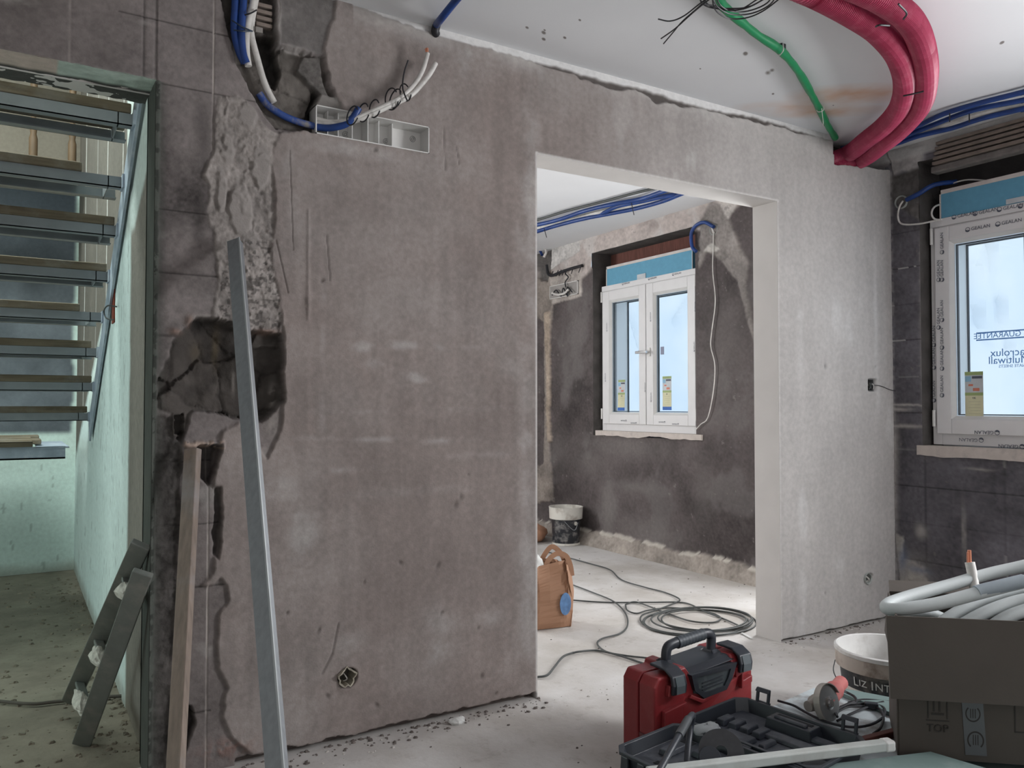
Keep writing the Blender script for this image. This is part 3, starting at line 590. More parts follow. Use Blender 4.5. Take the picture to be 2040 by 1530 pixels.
# ------------------------------------------------------------------ shell: floors, ceilings, other walls
f = MB(); f.box((XJ+.05, -3.5, -.1), (XE+.4, YP+.08, 0)); f.box((XJ+.05, YP+.08, -.1), (XE+.4, 7.0, 0)); f.box((-3, -3.5, -.1), (XJ+.05, YB, 0)); struct(f, 'floor', 'floor')
f = MB(); f.box((-3, YB, -.1), (XJ+.05, 7.2, -.002)); struct(f, 'floor_stairwell', 'floor_stair')
c = MB(); c.box((-3, -3.5, CEIL), (XE+.35, YP+.06, CEIL+.1)); c.box((.55, YP+.06, CEIL), (XE+.35, 7.0, CEIL+.1)); 
def ceil_mat():
    m = M['ceil'].copy(); N = m.node_tree.nodes; L = m.node_tree.links; b = N['Principled BSDF']; src = b.inputs['Base Color'].links[0].from_socket
    tc = N.new('ShaderNodeTexCoord'); prev = src
    def stain(p, sx, sy, rot, col, amt):
        nonlocal prev
        mp = N.new('ShaderNodeMapping'); mp.vector_type = 'TEXTURE'; mp.inputs['Location'].default_value = p; mp.inputs['Rotation'].default_value = (0, 0, rot); mp.inputs['Scale'].default_value = (sx, sy, 1)
        ge = N.new('ShaderNodeNewGeometry'); L.new(ge.outputs['Position'], mp.inputs[0])
        g = N.new('ShaderNodeTexGradient'); g.gradient_type = 'SPHERICAL'; L.new(mp.outputs[0], g.inputs[0])
        n = N.new('ShaderNodeTexNoise'); n.inputs['Scale'].default_value = 9; L.new(ge.outputs['Position'], n.inputs['Vector'])
        mu = N.new('ShaderNodeMath'); mu.operation = 'MULTIPLY'; L.new(g.outputs[1], mu.inputs[0]); L.new(n.outputs[0], mu.inputs[1])
        m2 = N.new('ShaderNodeMath'); m2.operation = 'MULTIPLY'; m2.inputs[1].default_value = amt; m2.use_clamp = True; L.new(mu.outputs[0], m2.inputs[0])
        mx = N.new('ShaderNodeMix'); mx.data_type = 'RGBA'; L.new(m2.outputs[0], mx.inputs[0]); L.new(prev, mx.inputs[6]); mx.inputs[7].default_value = (*col, 1); prev = mx.outputs[2]
    for px, py, sx, sy, amt in ((1700, 188, .34, .15, 1.7), (1640, 222, .34, .11, 1.3), (1580, 212, .34, .10, .8)):
        p = on_z(px, py, CEIL); stain(tuple(p), sx, sy, R(-35), (.62, .36, .22), amt)
    for px, py, s in ((1083, 65, .02), (1083, 78, .018), (1125, 75, .015), (1050, 55, .015), (1530, 145, .03), (1538, 140, .025), (1485, 107, .025), (1395, 137, .01), (1660, 210, .01), (1540, 187, .015), (1996, 85, .02), (1085, 60, .01), (1155, 40, .012), (1610, 300, .02)):
        stain(tuple(on_z(px, py, CEIL)), s, s*.5, R(40), (.22, .20, .19), 4)
    L.new(prev, b.inputs['Base Color']); return m
struct(c, 'ceiling', ceil_mat())
w = MB(); w.box((.40, 6.9, 0), (XE+.35, 7.05, CEIL)); struct(w, 'wall_far', mat('far_wall_render', (.22, .20, .19), .95, var=.2, scale=5, bump=.3))
w = MB(); w.box((-3.1, -3.5, 0), (-3.0, 7.3, 5.2)); struct(w, 'wall_left', 'soffit')
w = MB(); w.box((-3, -3.6, 0), (XE+.35, -3.5, CEIL)); struct(w, 'wall_near', 'soffit')
# stairwell side wall and back wall
XS = .396
def fn_side(U, V):
    n1 = fbm(U, V, 8, 201); n3 = fbm(U, V, 36, 202); mid = fbm(U, V, 4, 203); fine = fbm(U, V, 70, 204, 3); Uw = U+.012*n3+.01*n1
    C = np.array((.21, .19, .168))*(1+.3*mid+.3*fine)[..., None]
    ySx = lambda p: on_x(p[0], p[1], XS)
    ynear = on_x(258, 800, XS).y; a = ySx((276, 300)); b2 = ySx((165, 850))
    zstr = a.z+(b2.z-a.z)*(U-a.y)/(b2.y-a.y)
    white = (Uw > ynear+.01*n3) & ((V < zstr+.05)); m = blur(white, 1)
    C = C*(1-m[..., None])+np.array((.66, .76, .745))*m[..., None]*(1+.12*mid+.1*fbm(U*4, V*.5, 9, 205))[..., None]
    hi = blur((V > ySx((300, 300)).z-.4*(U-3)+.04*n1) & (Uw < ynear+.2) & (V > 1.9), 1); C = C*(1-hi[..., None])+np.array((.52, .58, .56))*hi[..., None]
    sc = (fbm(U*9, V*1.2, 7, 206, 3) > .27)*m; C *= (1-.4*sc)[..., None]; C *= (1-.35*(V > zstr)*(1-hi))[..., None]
    for k, y in enumerate((3.9, 4.6, 5.2, 6.1)):
        l = sstep(.012, .004, np.abs(U-y))*(1-m)*(U > ynear); C = mixc(C, (.75, .76, .74), l)
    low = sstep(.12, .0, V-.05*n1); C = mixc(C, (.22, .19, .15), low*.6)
    H = .004*mid+.001*fine+.003*m
    return H, np.clip(C, .01, .9)
usS = axis([YB-.01, 5.0, 7.0], [.012, .03]); vsS = axis([0, 2.6, 5.2], [.015, .06])
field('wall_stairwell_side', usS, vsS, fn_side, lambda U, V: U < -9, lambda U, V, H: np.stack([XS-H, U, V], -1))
w = MB(); w.box((XS+.02, YB, 0), (XS+.12, 7.2, 5.2)); struct(w, 'wall_core', 'soffit')
YS = 6.75
def fn_back(U, V):
    n1 = fbm(U, V, 6, 301); n3 = fbm(U, V, 30, 302); mid = fbm(U, V, 3, 303); fine = fbm(U, V, 60, 304, 3)
    C = np.array((.56, .68, .64))*(1+.15*mid+.1*fine)[..., None]
    zd0 = 1.0; zd1 = on_y(75, 372, YS).z
    m = blur((V > zd0+.02*n1) & (V < zd1) & (U+.03*n1 < on_y(149, 600, YS).x), 1); CD = np.array((.10, .112, .128))*(1+1.2*mid+.8*n1)[..., None]
    bright = sstep(2.0, 2.7, V+.3*mid); CD = mixc(CD, (.17, .20, .25), bright*.7); C = C*(1-m[..., None])+CD*m[..., None]  # bluish light on the dark blocks painted in, stronger towards the top
    m = blur(V > zd1, 1); C = C*(1-m[..., None])+np.array((.17, .15, .125))*m[..., None]
    low = sstep(.10, .0, V-.04*n1); C = mixc(C, (.2, .18, .14), low*.6)
    sc = (fbm(U*5, V, 7, 306, 3) > .28)*(V < 1); C *= (1-.3*sc)[..., None]
    return .006*mid+.002*fine-.01*m*0, np.clip(C, .01, .9)
field('wall_stairwell_back', axis([-3, -1, XS], [.1, .012]), axis([0, 3.2, 5.2], [.014, .08]), fn_back, lambda U, V: U < -9, lambda U, V, H: np.stack([U, YS-H, V], -1))
# jamb return and lintel underside of the stairwell opening
j = MB(); j.box((XJ+.0, YP+.004, 0), (XJ+.012, YB+.04, ZL)); j.box((XJ+.0, YB+.02, 0), (XS+.02, YB+.04, CEIL)); struct(j, 'wall_jamb', mat('jamb_plaster', (.075, .078, .07), .95, var=.15, scale=9, bump=.3, spec=.2))
def fn_sof(U, V):
    n1 = fbm(U, V, 9, 401); n3 = fbm(U, V, 40, 402)
    C = np.array((.42, .50, .45))*(1+.5*n1+.5*n3)[..., None]; m = sstep(.05, .02, np.abs(U+.12+.3*n1*0)); C = mixc(C, (.11, .10, .09), m)
    m = ((U > -.08) & (U < .1)).astype(float); C = mixc(C, (.50, .42, .37), m); dk = sstep(YB-.05, YB-.02, V+.02*n3); C = mixc(C, (.07, .07, .065), dk)
    return .01*n1+.006*n3, np.clip(C, .01, .9)
field('wall_soffit', axis([-1.9, XJ], [.008]), axis([YP-.004, YB+.1], [.006]), fn_sof, lambda U, V: U < -9, lambda U, V, H: np.stack([U, V, ZL-H+.002], -1), flip=True)
w = MB(); w.box((-3, YB-.02, ZL+.004), (XJ, YB+.1, 5.2)); w.box((-3, YB+.1, 5.1), (XS+.1, 7.1, 5.2)); struct(w, 'wall_upper', 'soffit')
w = MB(); w.box((-3, YS+.02, 0), (XS+.1, YS+.12, 5.2)); struct(w, 'wall_outer', 'soffit')
# ------------------------------------------------------------------ windows
UR, UL, UU, UD = Vector((0, -1, 0)), Vector((0, 1, 0)), Vector((0, 0, 1)), Vector((0, 0, -1))
def logo_mb(mb, p, ux, uz, r):
    ux, uz = Vector(ux), Vector(uz); nn = ux.cross(uz)
    for a0, a1, ro, ri in ((-60, 200, r, r*.78), (190, 330, r*1.05, r*.35)):
        n = 10; vs = []
        for k in range(n+1):
            t = R(a0+(a1-a0)*k/n)
            for q in (ro, ri): vs.append(Vector(p)+ux*math.cos(t)*q+uz*math.sin(t)*q+nn*.0016)
        mb.add(vs, [(2*k, 2*k+1, 2*k+3, 2*k+2) for k in range(n)])
def film_text(name, parent, spots, size, word='GEALAN'):
    mb = MB()
    for (p, ux, uz) in spots:
        t = text_mb(word, size, Vector(p)+Vector(ux)*size*1.0, ux, uz, n_off=.001, ext=.0002, align='LEFT')
        mb.add(t.v, t.f); logo_mb(mb, Vector(p)+Vector(ux)*size*.3, ux, uz, size*.5)
    return mb.build(name, 'ltext', parent)
def make_window(name, ya, yb, label):
    """ya is the far jamb, yb the near one"""
    w = thing(name, (FX, (ya+yb)/2, WZ0), label, None); w['kind'] = 'structure'
    z0, z1 = WZ0, WZ1; fr = MB(); b = .052; d0, d1 = FX, FX+.07
    fr.box((d0, yb, z0), (d1, yb+b, z1)); fr.box((d0, ya-b, z0), (d1, ya, z1)); fr.box((d0, yb+b, z1-b), (d1, ya-b, z1)); fr.box((d0, yb+b, z0), (d1, ya-b, z0+b+.03))
    fr.box((d0-.006, yb-.02, z1-.045), (d0+.02, ya, z1+.0))
    fr.build('frame', 'pvc', w, bevel=.003)
    ym = (ya+yb)/2; s0, s1 = FX-.016, FX+.05; lo, hi = z0+.06, z1-.052
    for (a, c) in ((ym+.004, ya-.03), (yb+.03, ym-.004)):
        s = .082; sa = MB(); sa.box((s0, a, lo), (s1, a+s, hi)); sa.box((s0, c-s, lo), (s1, c, hi)); sa.box((s0, a+s, lo), (s1, c-s, lo+s)); sa.box((s0, a+s, hi-s), (s1, c-s, hi))
        so = sa.build('sash', 'pvc', w, bevel=.004)
        # sloping glazing bead
        y0, y1, q0, q1 = a+s, c-s, lo+s, hi-s; g = .018; bd = MB()
        o = [(s0+.002, y0, q0), (s0+.002, y1, q0), (s0+.002, y1, q1), (s0+.002, y0, q1)]; i = [(s0+.02, y0+g, q0+g), (s0+.02, y1-g, q0+g), (s0+.02, y1-g, q1-g), (s0+.02, y0+g, q1-g)]
        bk = [(s0+.026, y0+g, q0+g), (s0+.026, y1-g, q0+g), (s0+.026, y1-g, q1-g), (s0+.026, y0+g, q1-g)]
        vs = o+i+bk; bd.add(vs, [(k, (k+1) % 4, 4+(k+1) % 4, 4+k) for k in range(4)]+[(4+k, 4+(k+1) % 4, 8+(k+1) % 4, 8+k) for k in range(4)])
        bd.build('glazing_bead', 'whiteplastic', so)
        sp = MB(); e = g+.003
        for xx in (s0+.03, ):
            sp.box((xx, y0+e, q0+e), (xx+.016, y0+e+.006, q1-e)); sp.box((xx, y1-e-.006, q0+e), (xx+.016, y1-e, q1-e)); sp.box((xx, y0+e, q1-e-.006), (xx+.016, y1-e, q1-e)); sp.box((xx, y0+e, q0+e), (xx+.016, y1-e, q0+e+.006))
        sp.build('spacer_bar', 'pvcd', so)
        gl = MB(); gl.box((s0+.024, y0+.004, q0+.004), (s0+.030, y1-.004, q1-.004)); gl.build('glass_pane', 'glass', so)
    # shutter guides and head outside the glass
    sh = MB(); xo = FX+.10
    sh.box((xo, ya-.075, z0), (XE+.30, ya+.03, z1)); sh.box((xo, yb-.03, z0), (XE+.30, yb+.075, z1)); sh.box((xo, yb, z1-.125), (XE+.30, ya, z1)); sh.box((xo, yb, z0-.01), (XE+.30, ya, z0+.05)); sh.build('outer_lining', mat('white_lining', (.86, .87, .87), .6, var=.02), w)
    gk = MB(); gk.box((XE+.29, ya-.083, z0+.05), (XE+.302, ya-.075, z1-.125)); gk.box((XE+.29, yb+.075, z0+.05), (XE+.302, yb+.083, z1-.125)); gk.box((XE+.29, yb+.075, z1-.133), (XE+.302, ya-.075, z1-.125)); gk.build('gasket', 'pvcd', w)
    h = MB(); hy = ym-.045; hz = (z0+z1)/2+.02
    h.box((s0-.010, hy-.013, hz-.035), (s0, hy+.013, hz+.035)); hb = h.build('handle_plate', 'whiteplastic', w, bevel=.003)
    h = MB(); h.tube([(s0-.01, hy, hz), (s0-.045, hy, hz)], .009, 10); h.box((s0-.055, hy-.012, hz-.011), (s0-.036, hy+.115, hz+.011)); h.build('window_handle', 'chrome', hb, bevel=.004)
    hg = MB()
    for zz in (z0+.10, z1-.14): hg.tube([(s0-.006, yb+.018, zz), (s0-.006, yb+.018, zz+.09)], .008, 10); hg.tube([(s0-.006, ya-.018, zz), (s0-.006, ya-.018, zz+.09)], .008, 10)
    hg.build('hinge_cover', 'whiteplastic', w)
    return w
win1 = make_window('window_1', y1a, y1b, 'white two-sash window seen through the doorway')
win2 = make_window('window_2', y2a, y2b, 'white two-sash window at the right edge with printed protective film')
XT = FX-.017
# film print
sp = []
for px, py in ((1898, 433), (1940, 426), (1988, 418), (2030, 411)): sp.append((on_x(px, py, FX-.0065), UR, UU))
for px, py in ((1925, 458), (1985, 447)): sp.append((on_x(px, py, XT), UR, UU))
film_text('film_print', win2, sp, .026)
sp = [(on_x(1861, y, FX-.0008), UU, UL) for y in (690, 735, 800)]+[(on_x(1877, y, XT), UU, UL) for y in (505, 560, 640, 695, 737, 790)]+[(on_x(1870, y, XT), UU, UL) for y in (560, 655)]
film_text('film_print', win2, sp, .024)
sp = [(on_x(1958, 877, XT), UL, UD), (on_x(2010, 880, XT), UL, UD), (on_x(1990, 862, XT), UL, UD), (on_x(2008, 884, XT), UL, UD), (on_x(2040, 890, FX-.0008), UL, UD), (on_x(1908, 862, XT), UL, UD)]
film_text('film_print', win2, sp[:1]+sp[2:5:2], .026)
sp = [(on_x(x, y, FX-.0065), UR, UU) for x, y in ((1240, 566), (1255, 563), (1292, 556), (1313, 553), (1340, 547), (1363, 542))]
film_text('film_print', win1, sp[::2], .020)
sp = [(on_x(x, y, XT), UL, UD) for x, y in ((1248, 838), (1268, 843), (1325, 841), (1352, 845))]+[(on_x(x, y, XT), UU, UL) for x, y in ((1206, 760), (1209, 660), (1285, 780), (1296, 640), (1383, 700), (1385, 620), (1297, 800))]
film_text('film_print', win1, sp, .015)
def sticker(parent, quad, X, tilt=0):
    (x0, y0), (x1, y1) = quad; p = on_x(x0, y0, X); q = on_x(x1, y1, X); H = p.z-q.z; Wd = p.y-q.y
    def B(a, b, c, d, m, nm, off):
        mb = MB(); r = lambda u, v: (X-off, p.y-Wd*u+tilt*(v)*H, p.z-H*v)
        mb.hexa([r(a, b), r(c, b), r(c, d), r(a, d)], [tuple(Vector(k)+Vector((-.0006, 0, 0))) for k in (r(a, b), r(c, b), r(c, d), r(a, d))]); return mb.build(nm, m, par[0])
    par = [parent]; s = B(0, 0, 1, 1, 'lgrey', 'energy_sticker', 0); par = [s]
    B(0, 0, 1, .07, 'lgreen', 'sticker_header', .0008); B(0, .42, 1, .48, 'lgreen', 'sticker_band', .0008); B(0.02, .48, .98, .9, 'lyellow', 'sticker_text_field', .0008); B(0, .9, 1, 1, 'lblue', 'sticker_footer', .0008)
    B(.02, .09, .35, .2, mat('label_sky', (.25, .45, .6), .6), 'sticker_print', .0009); B(.4, .09, .95, .14, 'ltext', 'sticker_print', .0009); B(.2, .25, .45, .29, 'lred', 'sticker_print', .0009); B(.45, .33, .8, .39, 'lred', 'sticker_print', .0009)
    tx = MB()
    for k in range(5): tx.box((X-.0018, p.y-Wd*.85, p.z-H*(.60+.06*k)-.0012), (X-.0015, p.y-Wd*(.2+.1*(k % 2)), p.z-H*(.60+.06*k)))
    tx.build('sticker_small_print', mat('label_faint', (.33, .33, .22), .6), s)
    if Wd > .07:
        c = text_mb('CE', H*.055, (X-.001, p.y-Wd*.5, p.z-H*.53), UR, UU); c.build('sticker_mark', 'ltext', s)
        c = text_mb('CLIMA', H*.045, (X-.0012, p.y-Wd*.68, p.z-H*.115), UR, UU) if False else None
sticker(win2, ((1922, 741), (1960, 840)), XT+.022); sticker(win1, ((1232, 757), (1246, 818)), XT+.022, .04); sticker(win1, ((1320, 750), (1338, 817)), XT+.022)
p, q = on_x(1316, 691, XT+.022), on_x(1323, 706, XT+.022); s_ = MB(); s_.box((p.x-.001, q.y, q.z), (p.x, p.y, p.z)); s_.build('small_sticker', mat('label_dim', (.22, .24, .33), .6), win1)

# insulation boards standing on the window heads
def blue_board(pa, pb, zt, label):
    ya, yb = pa, pb; t = thing('insulation_board', (FX+.02, (ya+yb)/2, WZ1), label, 'insulation board')
    b = MB(); b.box((FX+.0, yb, WZ1), (FX+.03, ya, zt)); b.build('board', 'blueboard', t)
    e = MB(); e.box((FX-.003, yb, zt-.022), (FX, ya, zt)); e.box((FX-.003, ya-.008, WZ1), (FX, ya, zt)); e.box((FX-.003, yb, WZ1), (FX, yb+.006, zt)); e.build('white_edge', 'boardedge', t)
    return t
t1 = blue_board(on_x(1208, 550, FX).y, on_x(1380, 520, FX).y, on_x(1208, 532, FX).z, 'pale blue board standing on the head of the window beyond the doorway')
t2 = blue_board(on_x(1872, 400, FX).y, y2b, on_x(1872, 380, FX).z, 'blue board standing on the head of the near window at the right')
p, q = on_x(1270, 550, FX), on_x(1287, 558, FX); s_ = MB(); s_.box((FX-.005, q.y, q.z), (FX-.003, p.y, p.z+.01)); s_.build('paper_label', 'lgrey', t1)
p = on_x(2005, 398, FX); s_ = MB(); s_.box((FX-.005, p.y-.35, WZ1+.004), (FX-.003, p.y, p.z)); s_.build('paper_label', 'lgrey', t2)
# sills: ragged stone strips
def sill(name, a, b, zt, zb, n_):
    ya, yb = a, b; m = MB(); N = 60
    bot = [zb+float(fbm(np.array([k*.1]), np.array([n_*3.]), 1.6, 77, 4)[0])*.035 for k in range(N+1)]
    vs = []
    for k in range(N+1):
        y = ya+(yb-ya)*k/N; vs += [(XE-.016, y, zt), (XE-.016, y, bot[k]), (XE+.09, y, zt), (XE+.002, y, bot[k])]
    fs = []
    for k in range(N):
        o = 4*k; fs += [(o, o+1, o+5, o+4), (o, o+4, o+6, o+2), (o+1, o+3, o+7, o+5)]
    fs += [(0, 2, 3, 1), (4*N, 4*N+1, 4*N+3, 4*N+2)]
    m.add(vs, fs); return struct(m, name, 'sill')
pa = on_x(1186, 852, XE-.016); pb = on_x(1397, 860, XE-.016); sill('trim_1', pa.y, pb.y, WZ0+.002, on_x(1290, 872, XE-.016).z, 1)
pa = on_x(1826, 890, XE-.016); sill('trim_2', pa.y, y2b-.1, WZ0-.005, on_x(1900, 912, XE-.016).z, 2)
# clay slats in the beam above the near window
for k in range(5):
    m = MB(); z = 2.515+.026*k; a = we(1862+k*2, 300)[0]; m.box((XE-.03, 1.2, z), (XE-.004, a, z+.017)); struct(m, 'wall_slat', 'clay', bevel=.003)
m = MB(); m.box((XE-.016, 1.2, 2.475), (XE+.05, we(1856, 300)[0], 2.512)); struct(m, 'wall_beam', 'mortar', bevel=.008)

# sheeting hung outside
def sheeting(y0, y1, label, folds):
    U_, V_ = np.meshgrid(np.linspace(y0, y1, 90), np.linspace(.3, 2.9, 70)); X = XE+.62+.05*fbm(U_, V_, 1.5, 501)
    for (pa, pb, w, a) in folds:
        A = on_x(*pa, XE+.62); B_ = on_x(*pb, XE+.62); L2 = (B_.y-A.y)**2+(B_.z-A.z)**2; t = ((U_-A.y)*(B_.y-A.y)+(V_-A.z)*(B_.z-A.z))/L2; tt = np.clip(t, 0, 1)
        d = np.hypot(U_-A.y-tt*(B_.y-A.y), V_-A.z-tt*(B_.z-A.z)); X = X-a*np.exp(-(d/w)**2)
    me = bpy.data.meshes.new('plastic_sheeting'); P = np.stack([X, U_, V_], -1).reshape(-1, 3); nu = 90; nv = 70
    c = Vector((XE+.62, (y0+y1)/2, .3)); F = [(j*nu+i, j*nu+i+1, (j+1)*nu+i+1, (j+1)*nu+i) for j in range(nv-1) for i in range(nu-1)]
    t = thing('plastic_sheeting', c, label, 'plastic sheeting')
    mb = MB(); mb.v = [tuple(p) for p in P]; mb.f = F; mb.build('sheet', 'sheet', t, smooth=True); return t
s1 = sheeting(3.6, 6.6, 'milky plastic sheeting hung outside the window seen through the doorway', [((1290, 740), (1240, 560), .03, .05), ((1345, 640), (1400, 560), .03, .05), ((1300, 820), (1240, 850), .02, .03)])
s2 = sheeting(-.3, 3.5, 'milky plastic sheeting with blue mirrored lettering outside the near window', [((1975, 480), (1988, 600), .02, .05), ((1988, 600), (2010, 700), .02, .05), ((1925, 500), (1945, 640), .03, .05), ((1940, 560), (1975, 480), .02, .04), ((1950, 620), (1960, 680), .02, .04)])
XS2 = XE+.54; pr = MB()
def mtext(txt, px, py, size): t = text_mb(txt, size, on_x(px, py, XS2), UR, UU, mirror=True, align='RIGHT'); pr.add(t.v, t.f)
mtext('10 YEAR  GUARANTEE', 1940, 671, .046); mtext('Macrolux', 1973, 704, .062); mtext('Multiwall', 1969, 719, .062); mtext('POLYCARBONATE SHEETS', 1990, 730, .024)
for py in (664, 678):
    a, b = on_x(1945, py, XS2), on_x(2060, py, XS2); pr.box((XS2-.001, b.y-.3, a.z-.004), (XS2, a.y, a.z+.004))
pr.build('blue_print', 'sheetprint', s2)

# ------------------------------------------------------------------ conduits, boxes and wires
def one(mb, name, m, label, cat, group=None, **k): return mb.build(name, m, label=label, cat=cat, group=group, **k)
def zp(pts, z): return [on_z(x, y, z) for x, y in pts]
def yp(pts, off): return [on_y(x, y, YP-off) for x, y in pts]
def xp(pts, off): return [on_x(x, y, XE-off) for x, y in pts]
# blue conduit hanging where ceiling meets plaster
t = thing('blue_conduit', on_y(868, 55, YP-.03), 'short blue conduit poking from ceiling above the fresh plaster', 'conduit')
m = MB(); m.tube([on_z(935, -30, 2.64), on_z(905, 5, 2.63), on_z(880, 36, 2.61), on_y(869, 50, YP-.03)], .0135, 12, 24); m.build('tube', 'blue', t, smooth=True)
m = MB(); m.tube([on_y(870, 48, YP-.03), on_y(867, 62, YP-.025), on_y(869, 68, YP-.015)], .016, 10, 6); m.build('black_collar', 'black', t, smooth=True)
# green conduit
t = thing('green_conduit', on_z(1550, 95, 2.63), 'green flexible conduit strapped across the white ceiling', 'conduit')
m = MB(); m.tube([Vector((-.5, 1.3, 2.642)), Vector((1.0, 1.62, 2.642))]+zp([(1400, -40), (1440, 12), (1475, 42), (1512, 72), (1552, 98), (1590, 142), (1626, 205), (1648, 248), (1664, 274)], 2.642), .0165, 12, 70, prof=lambda i: 1+.10*math.sin(i*.9)+.06*math.sin(i*2.7)); m.build('tube', 'green', t, smooth=True)
for a, b in (((1552, 105), (1560, 96)), ((1628, 218), (1640, 216))):
    m = MB(); p0, p1 = on_z(*a, 2.63), on_z(*b, 2.63); m.tube([p0+Vector((0, 0, .02)), p0-Vector((0, 0, .010)), p1-Vector((0, 0, .010)), p1+Vector((0, 0, .02))], .0022, 6, 12); m.build('cable_tie', 'white', t)
m = MB(); m.tube([on_z(1637, 216, 2.62), on_z(1640, 245, 2.60), on_z(1639, 250, 2.58)], .0016, 6, 8); m.build('tie_tail', 'white', t)
p = on_z(1557, 96, 2.655); m = MB(); m.box(p-Vector((.012, .012, .012)), p+Vector((.012, .012, .015))); m.build('fixing_clip', 'black', t)
# pink ventilation ducts
def duct(pts, label):
    n = 700; C_ = catmull(pts, n); seg = np.linalg.norm(np.diff(C_, axis=0), axis=1).sum(); k = seg/.0085
    n = int(k*5); C_ = catmull(pts, n); m = MB(); T = None
    m.tube(list(map(Vector, C_[::1])) if False else pts, .046, 22, n, prof=lambda i: 1+.035*math.sin(i/5*2*math.pi))
    return m.build('ventilation_duct', 'pink', smooth=False, label=label, cat='ventilation duct')
inner = [Vector((-1.2, 1.68, 2.60)), Vector((.9, 1.75, 2.60)), on_z(1560, -40, 2.60), on_z(1630, -10, 2.60), on_z(1700, 28, 2.59), on_z(1752, 64, 2.58), on_z(1790, 112, 2.57), on_z(1803, 165, 2.57), on_z(1792, 213, 2.575), on_z(1762, 250, 2.58), on_z(1722, 282, 2.58), on_y(1690, 306, YP+.01), on_y(1640, 326, YP+.09)]
outer = [Vector((-1.2, 1.57, 2.60)), Vector((.9, 1.65, 2.60)), on_z(1600, -70, 2.60), on_z(1680, -35, 2.60), on_z(1755, -2, 2.59), on_z(1812, 40, 2.58), on_z(1838, 95, 2.57), on_z(1845, 155, 2.57), on_z(1835, 208, 2.57), on_z(1800, 252, 2.565), on_z(1762, 284, 2.55), on_y(1715, 318, YP-.02), on_y(1650, 338, YP+.08)]
duct(inner, 'inner of the two pink corrugated ventilation ducts curving under the ceiling'); duct(outer, 'outer of the two pink corrugated ventilation ducts, with the wider bend')
for i, (a, b, c) in enumerate((((1745, 53), (1752, 50), (1772, 51)), ((1790, 8), (1806, 26), (1800, 38)), ((1800, 191), (1815, 188), (1840, 182)))):
    m = MB(); z = 2.51; m.tube([on_z(a[0], a[1], z), on_z(b[0], b[1], z-.005), on_z(c[0], c[1], z)], .0035, 6, 10)
    one(m, 'cable_tie', 'black', ('black tie on the inner pink duct near the top', 'black tie on the outer pink duct high up by the frame edge', 'black tie binding both pink ducts halfway down the bend')[i], 'cable tie')
# coil of thin black wires
t = thing('wire_bundle', on_z(1450, 10, 2.48), 'tangle of thin black wires hanging from the ceiling at the top edge', 'wires')
wz = 2.45
for pts in ([(1311, 38), (1335, 42), (1362, 32), (1400, 3), (1430, -15)], [(1317, 77), (1345, 57), (1375, 30), (1405, 5), (1440, -20)], [(1322, 87), (1343, 62), (1360, 42), (1398, 8), (1420, -18)],
            [(1396, -20), (1396, 3), (1415, 15), (1450, 17), (1490, 14), (1530, -6)], [(1400, -12), (1412, 10), (1445, 20), (1480, 18), (1515, 2), (1540, -25)], [(1418, -20), (1424, 18), (1450, 36), (1485, 36), (1520, 22), (1560, -8)],
            [(1410, -20), (1430, 14), (1460, 29), (1500, 26), (1535, 8), (1552, -20)], [(1425, -25), (1432, 6), (1455, 22), (1490, 22), (1528, 6), (1548, -25)], [(1393, -25), (1398, 4), (1425, 12), (1470, 20), (1510, -2)]):
    m = MB(); m.tube([on_z(x, y, wz+random.uniform(-.01, .01)) for x, y in pts], .0022, 6, 30); m.build('wire', 'black', t, smooth=True)
# blue conduits along the outside wall, near room
def run(name, pts, z, r, m_, label, cat='conduit', group=None, n=10, steps=50):
    P_ = [on_z(x, y, z) if len(q) == 0 else on_z(x, y, q[0]) for x, y, *q in pts]
    if pts[0][0] > 2060: P_ = [P_[0]+Vector((.03*math.sin(r*999+k), -1.3*k, 0)) for k in (2, 1)]+P_
    elif pts[0][0] < 1110: P_ = [Vector((P_[0].x-.12, 6.88, z)), (P_[0]*.5+Vector((P_[0].x-.1, 6.88, z))*.5)]+P_ if P_[0].y < 6.6 else P_
    m = MB(); m.tube(P_, r, n, steps+30); return one(m, name, m_, label, cat, group, smooth=True)
run('blue_conduit', [(2090, 168), (2040, 183), (1953, 205), (1880, 227), (1826, 252), (1760, 280), (1675, 296)], 2.645, .0125, 'blue', 'uppermost blue conduit running along ceiling corner above near window')
run('blue_conduit', [(2090, 184), (2040, 199), (1940, 219), (1866, 246), (1826, 262), (1760, 288), (1675, 304, 2.62)], 2.635, .0125, 'blue', 'middle blue conduit of the three in the ceiling corner above near window')
run('blue_conduit', [(2090, 204), (2040, 216), (1953, 237), (1898, 255), (1830, 271), (1780, 288), (1700, 306, 2.62)], 2.625, .0125, 'blue', 'lowest blue conduit in the ceiling corner above near window')
run('white_conduit', [(2090, 196), (2040, 208), (1945, 229), (1880, 250), (1830, 268), (1760, 292)], 2.648, .010, 'white', 'white conduit between the blue ones in the ceiling corner')
for (x, y), lb in (((1931, 235), 'black wire tie dangling from lowest blue conduit over the near window'), ((1892, 234), 'short black tie on the middle blue conduit above near window')):
    m = MB(); m.tube([on_z(x, y-8, 2.61), on_z(x, y+8, 2.60)], .003, 6); one(m, 'wire_tie', 'black', lb, 'cable tie')
